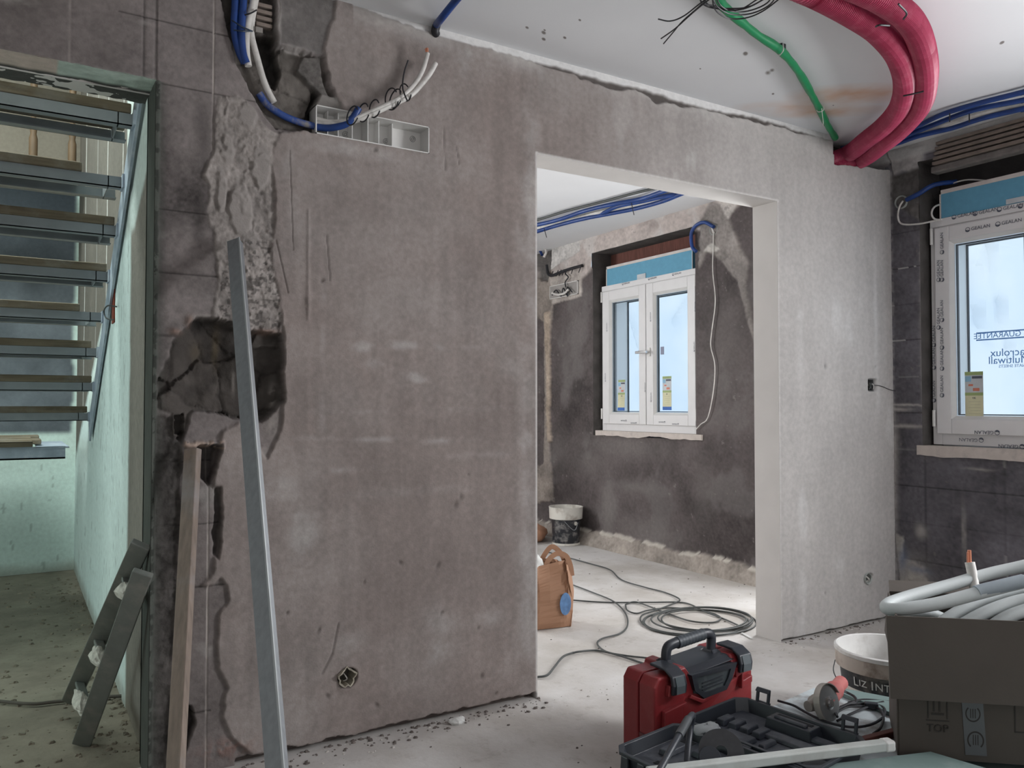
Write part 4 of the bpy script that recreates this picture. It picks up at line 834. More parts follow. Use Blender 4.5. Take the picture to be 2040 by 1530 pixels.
# far room ceiling conduits
run('blue_conduit', [(1020, 458), (1065, 449), (1112, 438), (1162, 421), (1219, 407), (1275, 397), (1322, 381), (1380, 362)], 2.645, .015, 'blue', 'blue conduit beyond the doorway nearest the flat ceiling, topmost of the three')
run('blue_conduit', [(1020, 474), (1065, 463), (1120, 446), (1190, 429), (1230, 411), (1275, 402), (1325, 391), (1360, 385), (1400, 372)], 2.640, .015, 'blue', 'blue conduit beyond the doorway that crosses between the other two')
run('blue_conduit', [(1100, 452), (1162, 436), (1219, 425), (1269, 415), (1320, 401), (1358, 386), (1400, 370)], 2.630, .015, 'blue', 'lowest blue conduit on the ceiling beyond the doorway')
run('white_conduit', [(1020, 466), (1065, 456), (1125, 441), (1190, 424), (1260, 408), (1330, 390), (1400, 370)], 2.652, .013, 'white', 'white conduit on the ceiling beyond the doorway among blue ones')
run('white_conduit', [(1020, 448), (1067, 439), (1130, 420), (1200, 402), (1260, 386), (1300, 376), (1340, 366)], 2.655, .010, 'cable', 'thin grey cable on the ceiling beyond the doorway, above all blue conduits', cat='cable')
for (a, b), lb in ((((1258, 405), (1263, 428)), 'thin black tie tail hanging below conduits at the middle of the doorway'), (((1084, 455), (1089, 473)), 'thin black tie tail hanging from conduits at the left of the doorway')):
    m = MB(); m.tube([on_z(*a, 2.62), on_z(*b, 2.58)], .003, 6); one(m, 'wire_tie', 'black', lb, 'cable tie')
# boxes, loops and cables on the outside wall
def round_box(px, py, r, label, X=XE, normal='x'):
    c = on_x(px, py, X) if normal == 'x' else on_y(px, py, X)
    F = Matrix(((0, 0, -1), (0, 1, 0), (1, 0, 0))) if normal == 'x' else Matrix(((1, 0, 0), (0, 0, -1), (0, 1, 0)))
    t = thing('round_wall_box', c, label, 'wall box')
    m = MB(); m.lathe([(r*.9, -.045), (r*.86, .012), (r, .016), (r*1.08, .010), (r*1.08, -.02)], c, 20, F); m.lathe([(0.001, -.03), (r*.88, -.03)], c, 20, F)
    m.build('box_shell', mat('box_plastic', (.36, .38, .36), .6, dirt=(.2, .18, .16), dirt_scale=30, dirt_amt=.6), t, smooth=True); return t, c
t, c = round_box(1424, 458, .038, 'round grey wall box beside the window beyond the doorway')
m = MB(); m.tube([c+Vector((-.01, .01, -.02)), c+Vector((-.03, .0, .01)), c+Vector((-.02, -.015, -.03))], .004, 6, 10); m.build('wire_stub', 'white', t)
m = MB(); m.tube(xp([(1421, 462), (1421, 480), (1420, 540), (1425, 600), (1418, 660), (1416, 690), (1424, 728), (1421, 780), (1410, 832), (1396, 845), (1386, 856)], .02), .0038, 8, 70); one(m, 'white_cable', 'white', 'thin white cable dangling down beside the window beyond the doorway', 'cable', smooth=True)
m = MB(); m.tube(xp([(1422, 452), (1404, 443), (1388, 448), (1378, 462), (1377, 480), (1380, 494), (1387, 501)], .03), .013, 10, 40); one(m, 'blue_conduit', 'blue', 'blue conduit loop arching over the right end of the pale blue board', 'conduit', smooth=True)
t, c = round_box(1797, 403, .036, 'round wall box with white cable left of the near window')
m = MB(); m.tube(xp([(1799, 400), (1792, 412), (1789, 432), (1797, 446), (1830, 446), (1876, 437)], .03), .005, 8, 40); one(m, 'white_cable', 'white', 'white cable looping from round box to the head of near window', 'cable', smooth=True)
m = MB(); m.tube([on_x(1806, 398, XE-.02), on_x(1830, 386, XE-.03), on_x(1862, 368, XE+.02), on_x(1905, 362, XE+.12)], .013, 10, 30); one(m, 'blue_conduit', 'blue', 'blue conduit entering the recess above the near window board', 'conduit', smooth=True)
m = MB(); m.tube([on_x(1880, 405, XE+.10), on_x(1862, 412, XE+.02), on_x(1856, 425, XE), on_x(1862, 436, XE+.02), on_x(1880, 438, XE+.08)], .005, 8, 24); one(m, 'white_cable', 'white', 'small white cable loop at the end of the near window board', 'cable', smooth=True)
m = MB(); m.tube([on_x(1895, 366, XE+.1), on_x(1930, 358, XE+.1), on_x(1990, 362, XE+.15)], .004, 6, 12); one(m, 'white_cable', 'white', 'thin pale wire above the near window board', 'cable', smooth=True)
# far room long box with wires
def long_box(a, b, label, name='junction_box', X=XE):
    p, q = on_x(*a, X), on_x(*b, X); y0, y1 = q.y, p.y; z1, z0 = p.z, q.z
    t = thing(name, ((p+q)/2), label, 'junction box'); m = MB(); w = .006
    m.box((X-.025, y0, z0), (X+.02, y0+w, z1)); m.box((X-.025, y1-w, z0), (X+.02, y1, z1)); m.box((X-.025, y0, z0), (X+.02, y1, z0+w)); m.box((X-.025, y0, z1-w), (X+.02, y1, z1)); m.build('box_shell', 'whiteplastic', t)
    m = MB(); m.box((X-.016, y0, z0), (X-.014, y1, z1)); m.build('box_back', mat('box_back', (.30, .28, .265), .7), t); return t
long_box((1099, 571), (1155, 586), 'long white junction box full of wires beyond the doorway')
for pts, r, mm, lb in (([(1100, 588), (1108, 578), (1118, 590), (1122, 574), (1131, 590), (1130, 572), (1140, 582)], .006, 'black', 'black squiggle of wires filling the far junction box'),
        ([(1127, 572), (1126, 562), (1132, 552), (1126, 545), (1130, 538)], .006, 'black', 'black wire rising out of the far junction box'),
        ([(1100, 584), (1112, 587), (1125, 584), (1133, 576)], .011, 'white', 'white wires lying in the far junction box'),
        ([(1089, 528), (1092, 545), (1100, 549), (1115, 543), (1135, 536), (1160, 529)], .014, 'black', 'black corrugated conduit above the far junction box'),
        ([(1062, 488), (1072, 493), (1080, 508)], .013, 'blue', 'blue conduit end in the chase left of the far junction box'),
        ([(1062, 482), (1078, 485), (1088, 500), (1084, 512)], .012, 'white', 'white conduit end in the chase left of the far junction box')):
    m = MB(); m.tube(xp(pts, .04), r, 8, 40); o = one(m, 'wires' if mm != 'blue' else 'blue_conduit', mm, lb, 'wires', smooth=True)
t = thing('wire_tails', xp([(1120, 540)], .04)[0], 'short black wire ends sticking down from the black conduit beyond the doorway', 'wires')
for x in (1098, 1108, 1114, 1120, 1138, 1153):
    m = MB(); m.tube(xp([(x+4, 540-(x-1098)*.16), (x, 552-(x-1098)*.16)], .045), .004, 5); m.build('wire_end', 'black', t)

# ------------------------------------------------------------------ partition: conduits in the chase and the long box
m = MB(); m.tube(yp([(470, -60), (469, 0), (467, 62), (476, 102), (487, 125)], .012), .0125, 12, 30); one(m, 'blue_conduit', 'blue', 'leftmost blue conduit coming down in the wall chase', 'conduit', smooth=True)
m = MB(); m.tube(yp([(487, -60), (485, 0), (481, 62), (484, 104), (491, 126)], .020), .0125, 12, 30); one(m, 'blue_conduit', 'blue', 'blue conduit next to the white ones in the wall chase', 'conduit', smooth=True)
m = MB(); m.tube(yp([(512, -60), (505, 0), (497, 34), (491, 66), (491, 105), (495, 132)], .014), .012, 12, 30); one(m, 'white_conduit', 'white', 'white conduit hugging the blue pair in the wall chase', 'conduit', smooth=True)
m = MB(); m.tube(yp([(520, -60), (509, 0), (502, 40), (501, 70), (513, 118), (528, 168), (546, 204)], .004), .011, 12, 40); one(m, 'white_conduit', 'white', 'dusty white conduit curving down beside the hollow clay blocks', 'conduit', smooth=True)
m = MB(); m.tube(yp([(516, 186), (532, 208), (560, 228), (592, 242), (628, 252)], -.004), .0125, 12, 30); one(m, 'blue_conduit', mat('smeared_blue', (.02, .06, .24), .6, dirt=(.2, .185, .17), dirt_scale=22, dirt_amt=1, var=.3), 'mortar-smeared blue conduit leading into the long white box', 'conduit', smooth=True)
t = thing('cable_tie', on_y(485, 62, YP), 'dark tie binding blue and white conduits in the wall chase', 'cable tie')
for k, (a, b, c_) in enumerate((((462, 40), (480, 52), (502, 62)), ((466, 60), (484, 62), (503, 62)), ((488, 30), (500, 26), (511, 20)))):
    m = MB(); m.tube([on_y(a[0], a[1], YP-.03), on_y(b[0], b[1], YP-.045), on_y(c_[0], c_[1], YP-.03)], .0025, 6, 8); m.build('strap', mat('tie_blue', (.02, .035, .06), .5) if k < 2 else 'black', t)
p = on_y(510, 63, YP); m = MB(); m.box((p.x-.005, YP-.02, p.z-.009), (p.x+.018, YP-.016, p.z+.009)); one(m, 'metal_tab', mat('tab', (.26, .24, .22), .6), 'small pale perforated tab in the wall chase', 'metal tab')
for k in range(4):
    a = on_y(512, 2+k*13, YP); b = on_y(545, 8+k*13, YP); m = MB(); m.box((a.x, YP+.014, a.z-.008), (b.x, YP+.045, a.z+.006)); struct(m, 'wall_clay_rib', 'clay', bevel=.003)
# the long white box
t = thing('junction_box', ((XB0+XB1)/2, YP, ZB0), 'long open white plastic box let into the plaster, wires spilling out', 'junction box')
m = MB(); w_ = .0035; y_, d_ = YP-.019, YP+.06
m.box((XB0, y_, ZB0), (XB0+w_, d_, ZB1)); m.box((XB1-w_, y_, ZB0), (XB1, d_, ZB1)); m.box((XB0, y_, ZB0), (XB1, d_, ZB0+w_)); m.box((XB0, y_, ZB1-w_), (XB1, d_, ZB1)); m.box((XB0, d_-.003, ZB0), (XB1, d_, ZB1))
m.build('box_shell', 'whiteplastic', t)
for px in (655, 676, 704, 731, 757, 784):
    x = wp(px, 270)[0]; r = MB(); full = px in (731,); r.box((x-.0015, YP+.012 if not full else YP-.01, ZB0), (x+.0015, d_, ZB1)); r.build('divider_rib', 'whiteplastic', t)
for px, py in ((688, 268), (769, 282), (822, 277)):
    c = on_y(px, py, d_-.004); F = Matrix(((1, 0, 0), (0, 0, -1), (0, 1, 0)))
    r = MB()
    for rr in (.012, .006): r.lathe([(rr, 0), (rr, .002), (rr-.0015, .002), (rr-.0015, 0)], c, 18, F)
    r.build('knockout', mat('knockout_shadow', (.30, .29, .28), .6), t)
for i, (pts, r, mm, lb) in enumerate((([(622, 252, -.03), (655, 255, 0), (685, 249, .03), (702, 236, .05), (715, 215, .06)], .0125, 'blue', 'blue conduit stub bending out of the long white box'),
    ([(626, 236, -.03), (660, 243, .0), (700, 238, .05), (745, 220, .07), (795, 196, .08), (825, 168, .08), (842, 140, .08), (852, 106, .08)], .0085, 'white', 'white conduit from the long box ending in a copper tip'),
    ([(626, 246, -.03), (680, 246, .02), (720, 236, .06), (770, 214, .075), (815, 192, .08), (838, 170, .08), (857, 146, .08), (868, 126, .08)], .0095, 'white', 'white conduit from the long box with a frayed end'))):
    m = MB(); m.tube([on_y(x, y, YP-o) for x, y, o in pts], r, 12, 50); one(m, 'blue_conduit' if mm == 'blue' else 'white_conduit', mm, lb, 'conduit', smooth=True)
m = MB(); m.tube(yp([(851, 106), (851, 96)], .08), .005, 8); m.tube(yp([(849, 104), (847, 97)], .083), .002, 6); one(m, 'copper_wire', 'copper', 'bare copper tip at the end of the raised white conduit', 'wire')
t = thing('tie_wire', on_y(750, 210, YP-.08), 'black wire wound round the white conduits by the long box', 'wire')
for (cx, cy, rr, tilt) in ((701, 230, .030, .3), (723, 224, .029, .15), (745, 216, .028, .1), (779, 197, .034, -.1), (787, 196, .031, .35), (806, 184, .026, -.5)):
    c = on_y(cx, cy, YP-.075); pts = []
    for k in range(13):
        a = 2*math.pi*k/14+.5; pts.append(c+Vector((.35*rr*math.cos(a)+tilt*rr*math.sin(a)*.6+.002*k*.2, -rr*.9*math.cos(a), rr*1.15*math.sin(a))))
    m = MB(); m.tube(pts, .0026, 6, 30); m.build('wire_turn', 'black', t, smooth=True)
m = MB(); m.tube(yp([(812, 202), (806, 188), (802, 172), (805, 145), (813, 120)], .10), .0028, 6, 20); m.build('wire_tail', 'black', t, smooth=True)
# sockets
t = thing('round_wall_box', on_y(690, 1348, YP), 'rough round socket hole low in the plaster left of the doorway', 'wall box'); c = on_y(690, 1348, YP-.014); F = Matrix(((1, 0, 0), (0, 0, -1), (0, 1, 0)))
m = MB(); vs = []
for k in range(20):
    a = 2*math.pi*k/20; r1 = .033*(1+.12*math.sin(5*a)+.08*math.sin(9*a)); r2 = r1-.005
    for rr, dd in ((r1, .0), (r1, -.012-.006*math.sin(3*a)), (r2, -.012-.006*math.sin(3*a)), (r2, .05)): vs.append(c+Vector((rr*math.cos(a), dd, rr*math.sin(a))))
m.add(vs, [(4*k+j, 4*k+j+1, 4*((k+1) % 20)+j+1, 4*((k+1) % 20)+j) for k in range(20) for j in range(3)]); m.build('ragged_rim', mat('rim_card', (.34, .31, .25), .8, dirt=(.15, .13, .1), dirt_scale=40), t)
m = MB(); m.tube([c+Vector((-.012, .03, .02)), c+Vector((.0, .005, .0)), c+Vector((.006, .012, -.014)), c+Vector((-.004, .02, -.02))], .002, 6, 12); m.build('wire_stub', 'white', t)
t, c = round_box(1726, 1152, .030, 'small round socket ring low on the pale plaster right of the doorway', YP-.010, 'y')
m = MB(); m.tube([c+Vector((-.02, 0, .02)), c+Vector((.004, -.01, 0)), c+Vector((.016, 0, -.014)), c+Vector((0, .01, -.02))], .004, 6, 16); m.build('wire_stub', 'white', t)
c = on_y(1733, 767, YP-.008); t = thing('switch_box', c, 'small square switch box with loose wires on the pale plaster', 'wall box')
m = MB()
for a, b in (((-.030, -.033), (-.027, .033)), ((.027, -.033), (.030, .033)), ((-.030, -.033), (.030, -.030)), ((-.030, .030), (.030, .033))): m.box((c.x+a[0], c.y-.002, c.z+a[1]), (c.x+b[0], c.y+.03, c.z+b[1]))
m.build('box_shell', mat('switch_grey', (.16, .165, .165), .6), t)
for k in range(4):
    m = MB(); m.tube([c+Vector((random.uniform(-.02, .02), .02, random.uniform(-.02, .02))), c+Vector((random.uniform(-.02, .02), -.012, random.uniform(-.02, .02))), c+Vector((random.uniform(-.02, .02), -.004, -.024)), c+Vector((random.uniform(-.01, .02), .01, 0))], .0035, 6, 14); m.build('wire', ('cable', 'white', 'black', 'cable')[k], t)
m = MB(); m.tube([c+Vector((.005, -.01, -.0)), on_y(1755, 769, YP-.02), on_y(1772, 776, YP-.02), on_x(1784, 779, XE-.01)], .0018, 6, 20); m.build('loose_wire', 'black', t)
# ------------------------------------------------------------------ things leaning on the wall
VR = Vector((CYW, -SY, 0)); VF = Vector((SY, CYW, 0))
def leaner(p0, p1, w, m, th, name, side, label, cat, channel=False):
    """p0 top centre, p1 a lower point; extended to the floor"""
    d = (p1-p0); d = d*((0-p0.z)/d.z) ; p1 = p0+d; dn = d.normalized(); s = side-dn*side.dot(dn); s.normalize(); b = s.cross(dn).normalized()
    if b.dot(VF) < 0: b = -b
    t = thing(name, p1, label, cat); q = lambda base, a, c: base+s*a+b*c
    def slab(a0, a1, c0, c1, nm, mm, bev=.001):
        mb = MB(); mb.hexa([q(p1, a0, c0), q(p1, a1, c0), q(p1, a1, c1), q(p1, a0, c1)], [q(p0, a0, c0), q(p0, a1, c0), q(p0, a1, c1), q(p0, a0, c1)]); mb.build(nm, mm, t, bevel=bev)
    if channel:
        slab(-w/2, w/2, 0, .0012, 'web', m, 0); slab(w/2-.0012, w/2, .0012, th, 'flange', m, 0); slab(-w/2, -w/2+.0012, .0012, th, 'flange', m, 0); slab(w/2-.001, w/2+.0035, -.0018, .004, 'lit_edge_strip', mat('lit_edge_steel', (.42, .44, .45), .4, metal=.4), 0)  # thin paler strip paints the window light caught by the right flange
    else: slab(-w/2, w/2, 0, th, 'board', m, .003)
    return t, p1
side = (VR*.97-VF*.25).normalized()
leaner(on_y(463.5, 477, YP-.055), at_d(545.5, 1530, 1.80), .041, 'steel', .03, 'steel_channel', side, 'long galvanised steel channel leaning on the plastered wall', 'metal profile', True)
leaner(on_y(379, 893, YP-.05), at_d(344, 1530, 2.36), .0475, 'plank', .028, 'timber_batten', side, 'dusty timber batten leaning upright against the bare block pier', 'timber batten')
def crumple_(c, sx, sy, sz, seed, n=16):
    U_, V_ = np.meshgrid(np.linspace(0, 2*math.pi, n+1)[:-1], np.linspace(0.05, math.pi-.05, n//2)); rr = 1+.8*fbm(U_*2/3, V_*2/3, 2.4, seed, 3)
    m = MB(); m.add([(c[0]+sx*r*math.cos(u)*math.sin(v), c[1]+sy*r*math.cos(v), c[2]+sz*r*math.sin(u)*math.sin(v)) for u, v, r in zip(U_.ravel(), V_.ravel(), rr.ravel())], [(j*n+i, j*n+(i+1) % n, (j+1)*n+(i+1) % n, (j+1)*n+i) for j in range(n//2-1) for i in range(n)]); return m
# folding step section leaning inside the stairwell
A0 = on_z(150, 1487, 0)+Vector((.02, 0, 0)); A1 = on_x(285, 1140, XJ-.024); B0 = at_d(140, 1398, 3.16)+Vector((0, 0, 0)); B1 = on_x(285, 1088, XJ-.024); B1.y = A1.y+.05
B0.z = max(B0.z, 0)
t = thing('step_ladder', (A0+B0)/2, 'dusty aluminium step ladder leaning in the stairwell opening', 'ladder')
def rail_(a, b, nm):
    m = MB(); m.bar(a, b, .062, .022, side=(.3, 1, 0)); return m.build(nm, 'alu', t, bevel=.003)
rail_(A0+Vector((0, 0, .004)), A1, 'side_rail'); rail_(B0, B1, 'side_rail')
for f_ in (.13, .42, .80):
    a = A0.lerp(A1, f_+.03); b = B0.lerp(B1, f_+.02); m = MB(); m.bar(a, b, .03, .02, side=(0, 0, 1)); o = m.build('step', 'alu', t, bevel=.004)
    c_ = (a+b)/2; m = crumple_((c_.x-.012, c_.y, c_.z), .026, (b-a).length*.46, .026, 40+int(f_*10)); m.build('plaster_crust', mat('plaster_crust', (.50, .48, .43), .95, var=.3, scale=40, bump=.8, bscale=60), o)
# ------------------------------------------------------------------ open staircase rising towards the camera
rights = [(276, 158, 165), (268, 252, 1), (246, 375, 0), (234, 471, 0), (218, 561, 0), (205, 641, 0), (195, 711, 0), (187, 779, 0), (178, 838, 0)]
XR = XS-.012
st = thing('staircase', (XR-.5, 5.0, 0), 'open steel and timber staircase climbing behind the stairwell opening', 'staircase')
ends = [on_x(px, py, XR-.01) for px, py, _ in rights]
for i, e in enumerate(ends):
    y, z = e.y, e.z; run_ = .24 if i < 5 else .30
    fr = MB(); xl, xr = -2.2, XR-.018-(.0 if i else .0)
    fr.box((xl, y, z), (xr, y+.004, z+.045)); fr.box((xl, y, z+.0), (xr, y+.045, z+.004)); fr.box((xl, y+run_-.045, z), (xr, y+run_, z+.004)); fr.box((xl, y+run_-.004, z), (xr, y+run_, z+.045))
    fr.box((xr-.05, y, z), (xr-.046, y+run_, z+.045)); fr.box((-1.2, y, z), (-1.16, y+run_, z+.04))
    f_ = fr.build('step_frame', 'stairsteel', st)
    m = MB(); short = {2: .14, 5: .09, 6: .02}.get(i, .0); m.box((xl, y-.006, z+.046), (xr-.004-short, y+run_*.96, z+.083)); m.build('step_board', 'tread', f_, bevel=.004)
    m = MB(); m.box((XR-.018, y-.04, z-.004), (XR-.006, y+.05, z+.05)); m.build('bracket', 'stringer', st)
a, b = ends[0]+Vector((0, -.22, .12)), ends[-1]+Vector((0, .04, -.05)); d = (b-a).normalized(); nrm = Vector((0, -d.z, d.y)).normalized()*.080
m = MB(); o_ = Vector((-.001, 0, 0)); q = lambda p, s: p+nrm*s
m.hexa([q(a, -1)+Vector((.0, 0, 0)), q(a, .6), q(a, .6)+Vector((.010, 0, 0)), q(a, -1)+Vector((.010, 0, 0))], [q(b, -1), q(b, .6), q(b, .6)+Vector((.010, 0, 0)), q(b, -1)+Vector((.010, 0, 0))]); m.build('stringer', 'stringer', st)
# landing
e = on_x(150, 893, XR-.01); yl = 5.55; zl = at_d(145, 893, 5.0).z
ld = MB(); ld.box((-2.2, yl, zl-.055), (.27, yl+.008, zl+.02)); ld.box((-2.2, yl, zl-.055), (.27, yl+.05, zl-.045)); ld.build('landing_beam', 'stringer', st)
for k in range(4):
    m = MB(); m.box((-2.2, yl-.05+k*.26, zl+.022+.004*k), (.10+.05*(k % 2), yl+.19+k*.26, zl+.05+.004*k)); m.build('landing_board', 'tread', st, bevel=.004)
m = MB(); m.box((.12, yl-.02, zl+.01), (.29, yl+.9, zl+.016)); m.build('landing_plate', 'stringer', st)
m = MB(); m.box((.26, yl+.0, 0), (.30, yl+.04, zl-.05)) if False else None
# upper landing railing
YR = 6.2; rl = thing('wooden_railing', on_y(75, 325, YR), 'brown wooden railing at the top of the stairwell back wall', 'railing')
c0 = on_y(153, 327, YR); c1 = on_y(-200, 295, YR)
m = MB(); m.box((-1.5, YR, c0.z-.05), (c0.x, YR+.06, c0.z+.02)); m.build('bottom_rail', 'rail', rl, bevel=.004)
for px in (67, 145, -20, -100):
    x = on_y(px, 250, YR).x; m = MB(); prof = [(.026, c0.z+.02), (.026, c0.z+.14), (.018, c0.z+.17), (.024, c0.z+.22), (.015, c0.z+.28), (.021, c0.z+.5), (.028, c0.z+.62), (.02, c0.z+.72), (.026, c0.z+.8), (.026, c0.z+1.0)]
    m.lathe(prof, (x, YR+.03, 0), 14, cap=True); m.build('baluster', 'rail', rl, smooth=True)
m = MB(); m.box((-1.5, YR-.01, c0.z+1.0), (c0.x+.03, YR+.07, c0.z+1.05)); m.build('handrail', 'rail', rl, bevel=.006)
m = MB(); m.box((-2.4, YR-.03, c0.z-.10), (c0.x+.02, YS-.02, c0.z-.05)); struct(m, 'floor_upper', 'soffit')
# red back box on the stairwell wall
c = on_x(228, 612, XS-.002); t = thing('wall_box', c, 'rust red recessed wall box with a wire loop beside the stair', 'wall box')
m = MB(); m.box((XS-.010, c.y-.05, c.z-.075), (XS+.01, c.y+.04, c.z+.08)); m.build('box_shell', mat('red_box', (.22, .035, .015), .7, dirt=(.05, .03, .02), dirt_scale=20, dirt_amt=.8), t)
m = MB(); m.tube([on_x(232, 611, XS-.014), on_x(215, 609, XS-.04), on_x(207, 620, XS-.04), on_x(212, 634, XS-.04), on_x(226, 637, XS-.014)], .0035, 6, 30); m.build('wire_loop', 'cable', t, smooth=True)
# rubble on the stairwell ground
rs = random.Random(3); m = MB()
def chip(m, p, s):
    n = 6; vs = []
    for zz, k in ((0, 1), (1, .6)):
        for j in range(n):
            a = 2*math.pi*j/n+rs.uniform(-.3, .3); vs.append((p[0]+s*k*math.cos(a)*rs.uniform(.6, 1.3), p[1]+s*k*math.sin(a)*rs.uniform(.5, 1.1), p[2]+zz*s*rs.uniform(.3, .7)))
    m.add(vs, [tuple(range(n))[::-1], tuple(range(n, 2*n))]+[(j, (j+1) % n, n+(j+1) % n, n+j) for j in range(n)])
for k in range(900):
    y = YB+.15+3.4*rs.random()**1.2; x = .40-.9*rs.random()
    if k % 3 == 0: x = .41-.15*rs.random()**2
    chip(m, (x, y, -.003), rs.choice((.004, .005, .007, .010, .015)))
o = m.build('rubble', 'rubble', label='crumbs of rubble scattered over the stairwell ground', cat='rubble', kind='stuff')
m = MB(); pts = [on_z(-20, 1395, .01), on_z(60, 1402, .012), on_z(110, 1398, .01), on_z(215, 1388, .012), on_z(290, 1385, .01)]
m.tube(pts, .007, 8, 30); one(m, 'cable', mat('dusty_cable', (.10, .09, .075), .9), 'dusty dark cable lying across the stairwell ground', 'cable', smooth=True)
# debris along wall foot and over the screed
m = MB()
for k in range(420):
    if k < 190: x = rs.uniform(.6, XD0); y = YP-.02-.10*rs.random()**2
    elif k < 260: x = rs.uniform(XD1, XE-.1); y = YP-.02-.05*rs.random()**2
    elif k < 330: x = rs.uniform(XD0, XE-.1); y = rs.uniform(YB+.1, 6.0)
    else: x = rs.uniform(.9, 3.8); y = rs.uniform(1.7, 2.7)
    chip(m, (x, y, 0), rs.choice((.003, .004, .005, .007, .010 if k < 260 else .005)))
m.build('debris', 'debris', label='small crumbs of plaster and mortar on the screed floor', cat='debris', kind='stuff')
m = MB()
for k in range(120):
    x = rs.uniform(.9, XE-.2); y = YP-.03-.12*rs.random(); chip(m, (x, y, 0), rs.choice((.003, .005, .008)))
m.build('debris', mat('pale_crumb', (.5, .47, .44), .95), label='pale plaster crumbs along the foot of the wall', cat='debris', kind='stuff')
def crumple(c, sx, sy, sz, seed, n=14):
    U_, V_ = np.meshgrid(np.linspace(0, 2*math.pi, n+1)[:-1], np.linspace(0.05, math.pi-.05, n//2)); rr = 1+.7*fbm(U_*2/3, V_*2/3, 2.0, seed, 3)
    vs = [(c[0]+sx*r*math.cos(u)*math.sin(v), c[1]+sy*r*math.sin(u)*math.sin(v), max(.001, c[2]+sz*(r*math.cos(v)+.6))) for u, v, r in zip(U_.ravel(), V_.ravel(), rr.ravel())]
    m = MB(); m.add(vs, [(j*n+i, j*n+(i+1) % n, (j+1)*n+(i+1) % n, (j+1)*n+i) for j in range(n//2-1) for i in range(n)]); return m
c = on_z(912, 1440, 0); one(crumple((c.x, c.y, .0), .035, .022, .014, 3), 'paper_scrap', 'paper', 'crumpled white scrap on the floor near the plaster wall', 'scrap')
a, b = on_z(1478, 1261, .005), on_z(1498, 1272, .005); m = MB(); m.bar(a, b, .012, .004); one(m, 'plastic_sliver', 'paper', 'pale sliver lying beside the cable coil at the door jamb', 'scrap')

# ------------------------------------------------------------------ far room floor things
pc = lf((1127-CX)/FPX*7.05, 7.05); t = thing('paint_pail', pc, 'black paint pail with a grimy white rim standing in the far corner', 'pail')
m = MB(); m.lathe([(.108, .002), (.118, .02), (.124, .232), (.001, .232)], pc, 32); m.lathe([(.001, .002), (.108, .002)], pc, 32); m.build('body', 'bucket_black', t, smooth=True)
m = MB(); m.lathe([(.124, .22), (.143, .225), (.147, .315), (.150, .325), (.140, .325), (.136, .24), (.002, .235)], pc, 32); m.build('rim_band', 'bucket_white', t, smooth=True)
m = MB(); m.lathe([(.109, .0), (.122, .002), (.121, .020), (.113, .02)], pc, 32); m.build('foot_ring', 'bucket_white', t, smooth=True)
m = MB(); m.tube([pc+VR*.10-VF*.10+Vector((0, 0, .20)), pc+VR*.06-VF*.135+Vector((0, 0, .14)), pc+VR*-.02-VF*.14+Vector((0, 0, .21))], .003, 6, 20); m.build('wire_handle', 'steel', t, smooth=True)
m = MB(); m.lathe([(.001, .012), (.016, .01), (.017, 0)], pc+VR*.075-VF*.098+Vector((0, 0, .19)), 12, Matrix(((1, 0, 0), (0, 0, -1), (0, 1, 0)))); m.build('handle_lug', 'bucket_white', t)
c = Vector((3.82, 6.15, 0)); one(crumple((c.x, c.y, 0), .26, .24, .12, 9, 26), 'sand_heap', 'pile', 'small rust coloured heap in the far corner behind the door jamb', 'heap', smooth=True)
c2 = on_z(1040, 1050, 0); 
# kraft paper bag
pb = lf(.185, 4.46); t = thing('paper_bag', pb, 'brown kraft paper bag with handles standing behind the door jamb', 'paper bag')
n = 48; rows = 22; vs = []; W_, D_, H_ = .135, .085, .34
rb = Matrix.Rotation(-YAW+.25, 3, 'Z')
for j in range(rows+1):
    v = j/rows; 
    for i in range(n):
        a = 2*math.pi*i/n; ca, sa = math.cos(a), math.sin(a); e = .42
        x = math.copysign(abs(ca)**e, ca)*W_; y = math.copysign(abs(sa)**e, sa)*D_
        bulge = 1+.05*math.sin(math.pi*v)-.16*max(0, v-.6)
        cr = .014*math.sin(i*.8+v*3)*v+.012*math.sin(i*.52-v*7)+.010*math.sin(i*1.7+v*11)*v+.005*(_tab[(i*3) % 256, (j*5) % 256]-.5)
        y2 = y*bulge*(1-.45*max(0, v-.45))+cr; x2 = x*bulge+cr*.6
        p = rb@Vector((x2, y2, 0)); vs.append((pb.x+p.x, pb.y+p.y, .003+v*H_+.012*math.sin(i*.7)*v))
fs = [(j*n+i, j*n+(i+1) % n, (j+1)*n+(i+1) % n, (j+1)*n+i) for j in range(rows) for i in range(n)]+[tuple(range(n))[::-1]]
m = MB(); m.add(vs, fs); o = m.build('bag_body', 'bag', t, smooth=False); md = o.modifiers.new('thick', 'SOLIDIFY'); md.thickness = .0015
for s_ in (-1, 1):
    m = MB(); L0 = pb+rb@Vector((-.075+.12, s_*.05, 0))+Vector((0, 0, .30)); pts = [pb+rb@Vector((x, s_*(.05)-.0, 0))+Vector((0, 0, z)) for x, z in ((-.02, .30), (0.0, .36), (.05, .405+.01*s_), (.10, .38), (.125, .33), (.135, .27))]
    C_ = catmull(pts, 24); vs = []; dn_ = rb@Vector((0, 0, 1)); 
    for k, p in enumerate(C_): 
        T_ = Vector(C_[min(k+1, len(C_)-1)]-C_[max(k-1, 0)]).normalized(); nrm = T_.cross(rb@Vector((0, 1, 0))).normalized()*.014
        off = rb@Vector((0, .002, 0)); vs += [Vector(p)-nrm, Vector(p)+nrm, Vector(p)+nrm+off, Vector(p)-nrm+off]
    m.add(vs, [(4*k+a, 4*k+(a+1) % 4, 4*k+4+(a+1) % 4, 4*k+4+a) for k in range(len(C_)-1) for a in range(4)]); m.build('handle', 'bag', t)
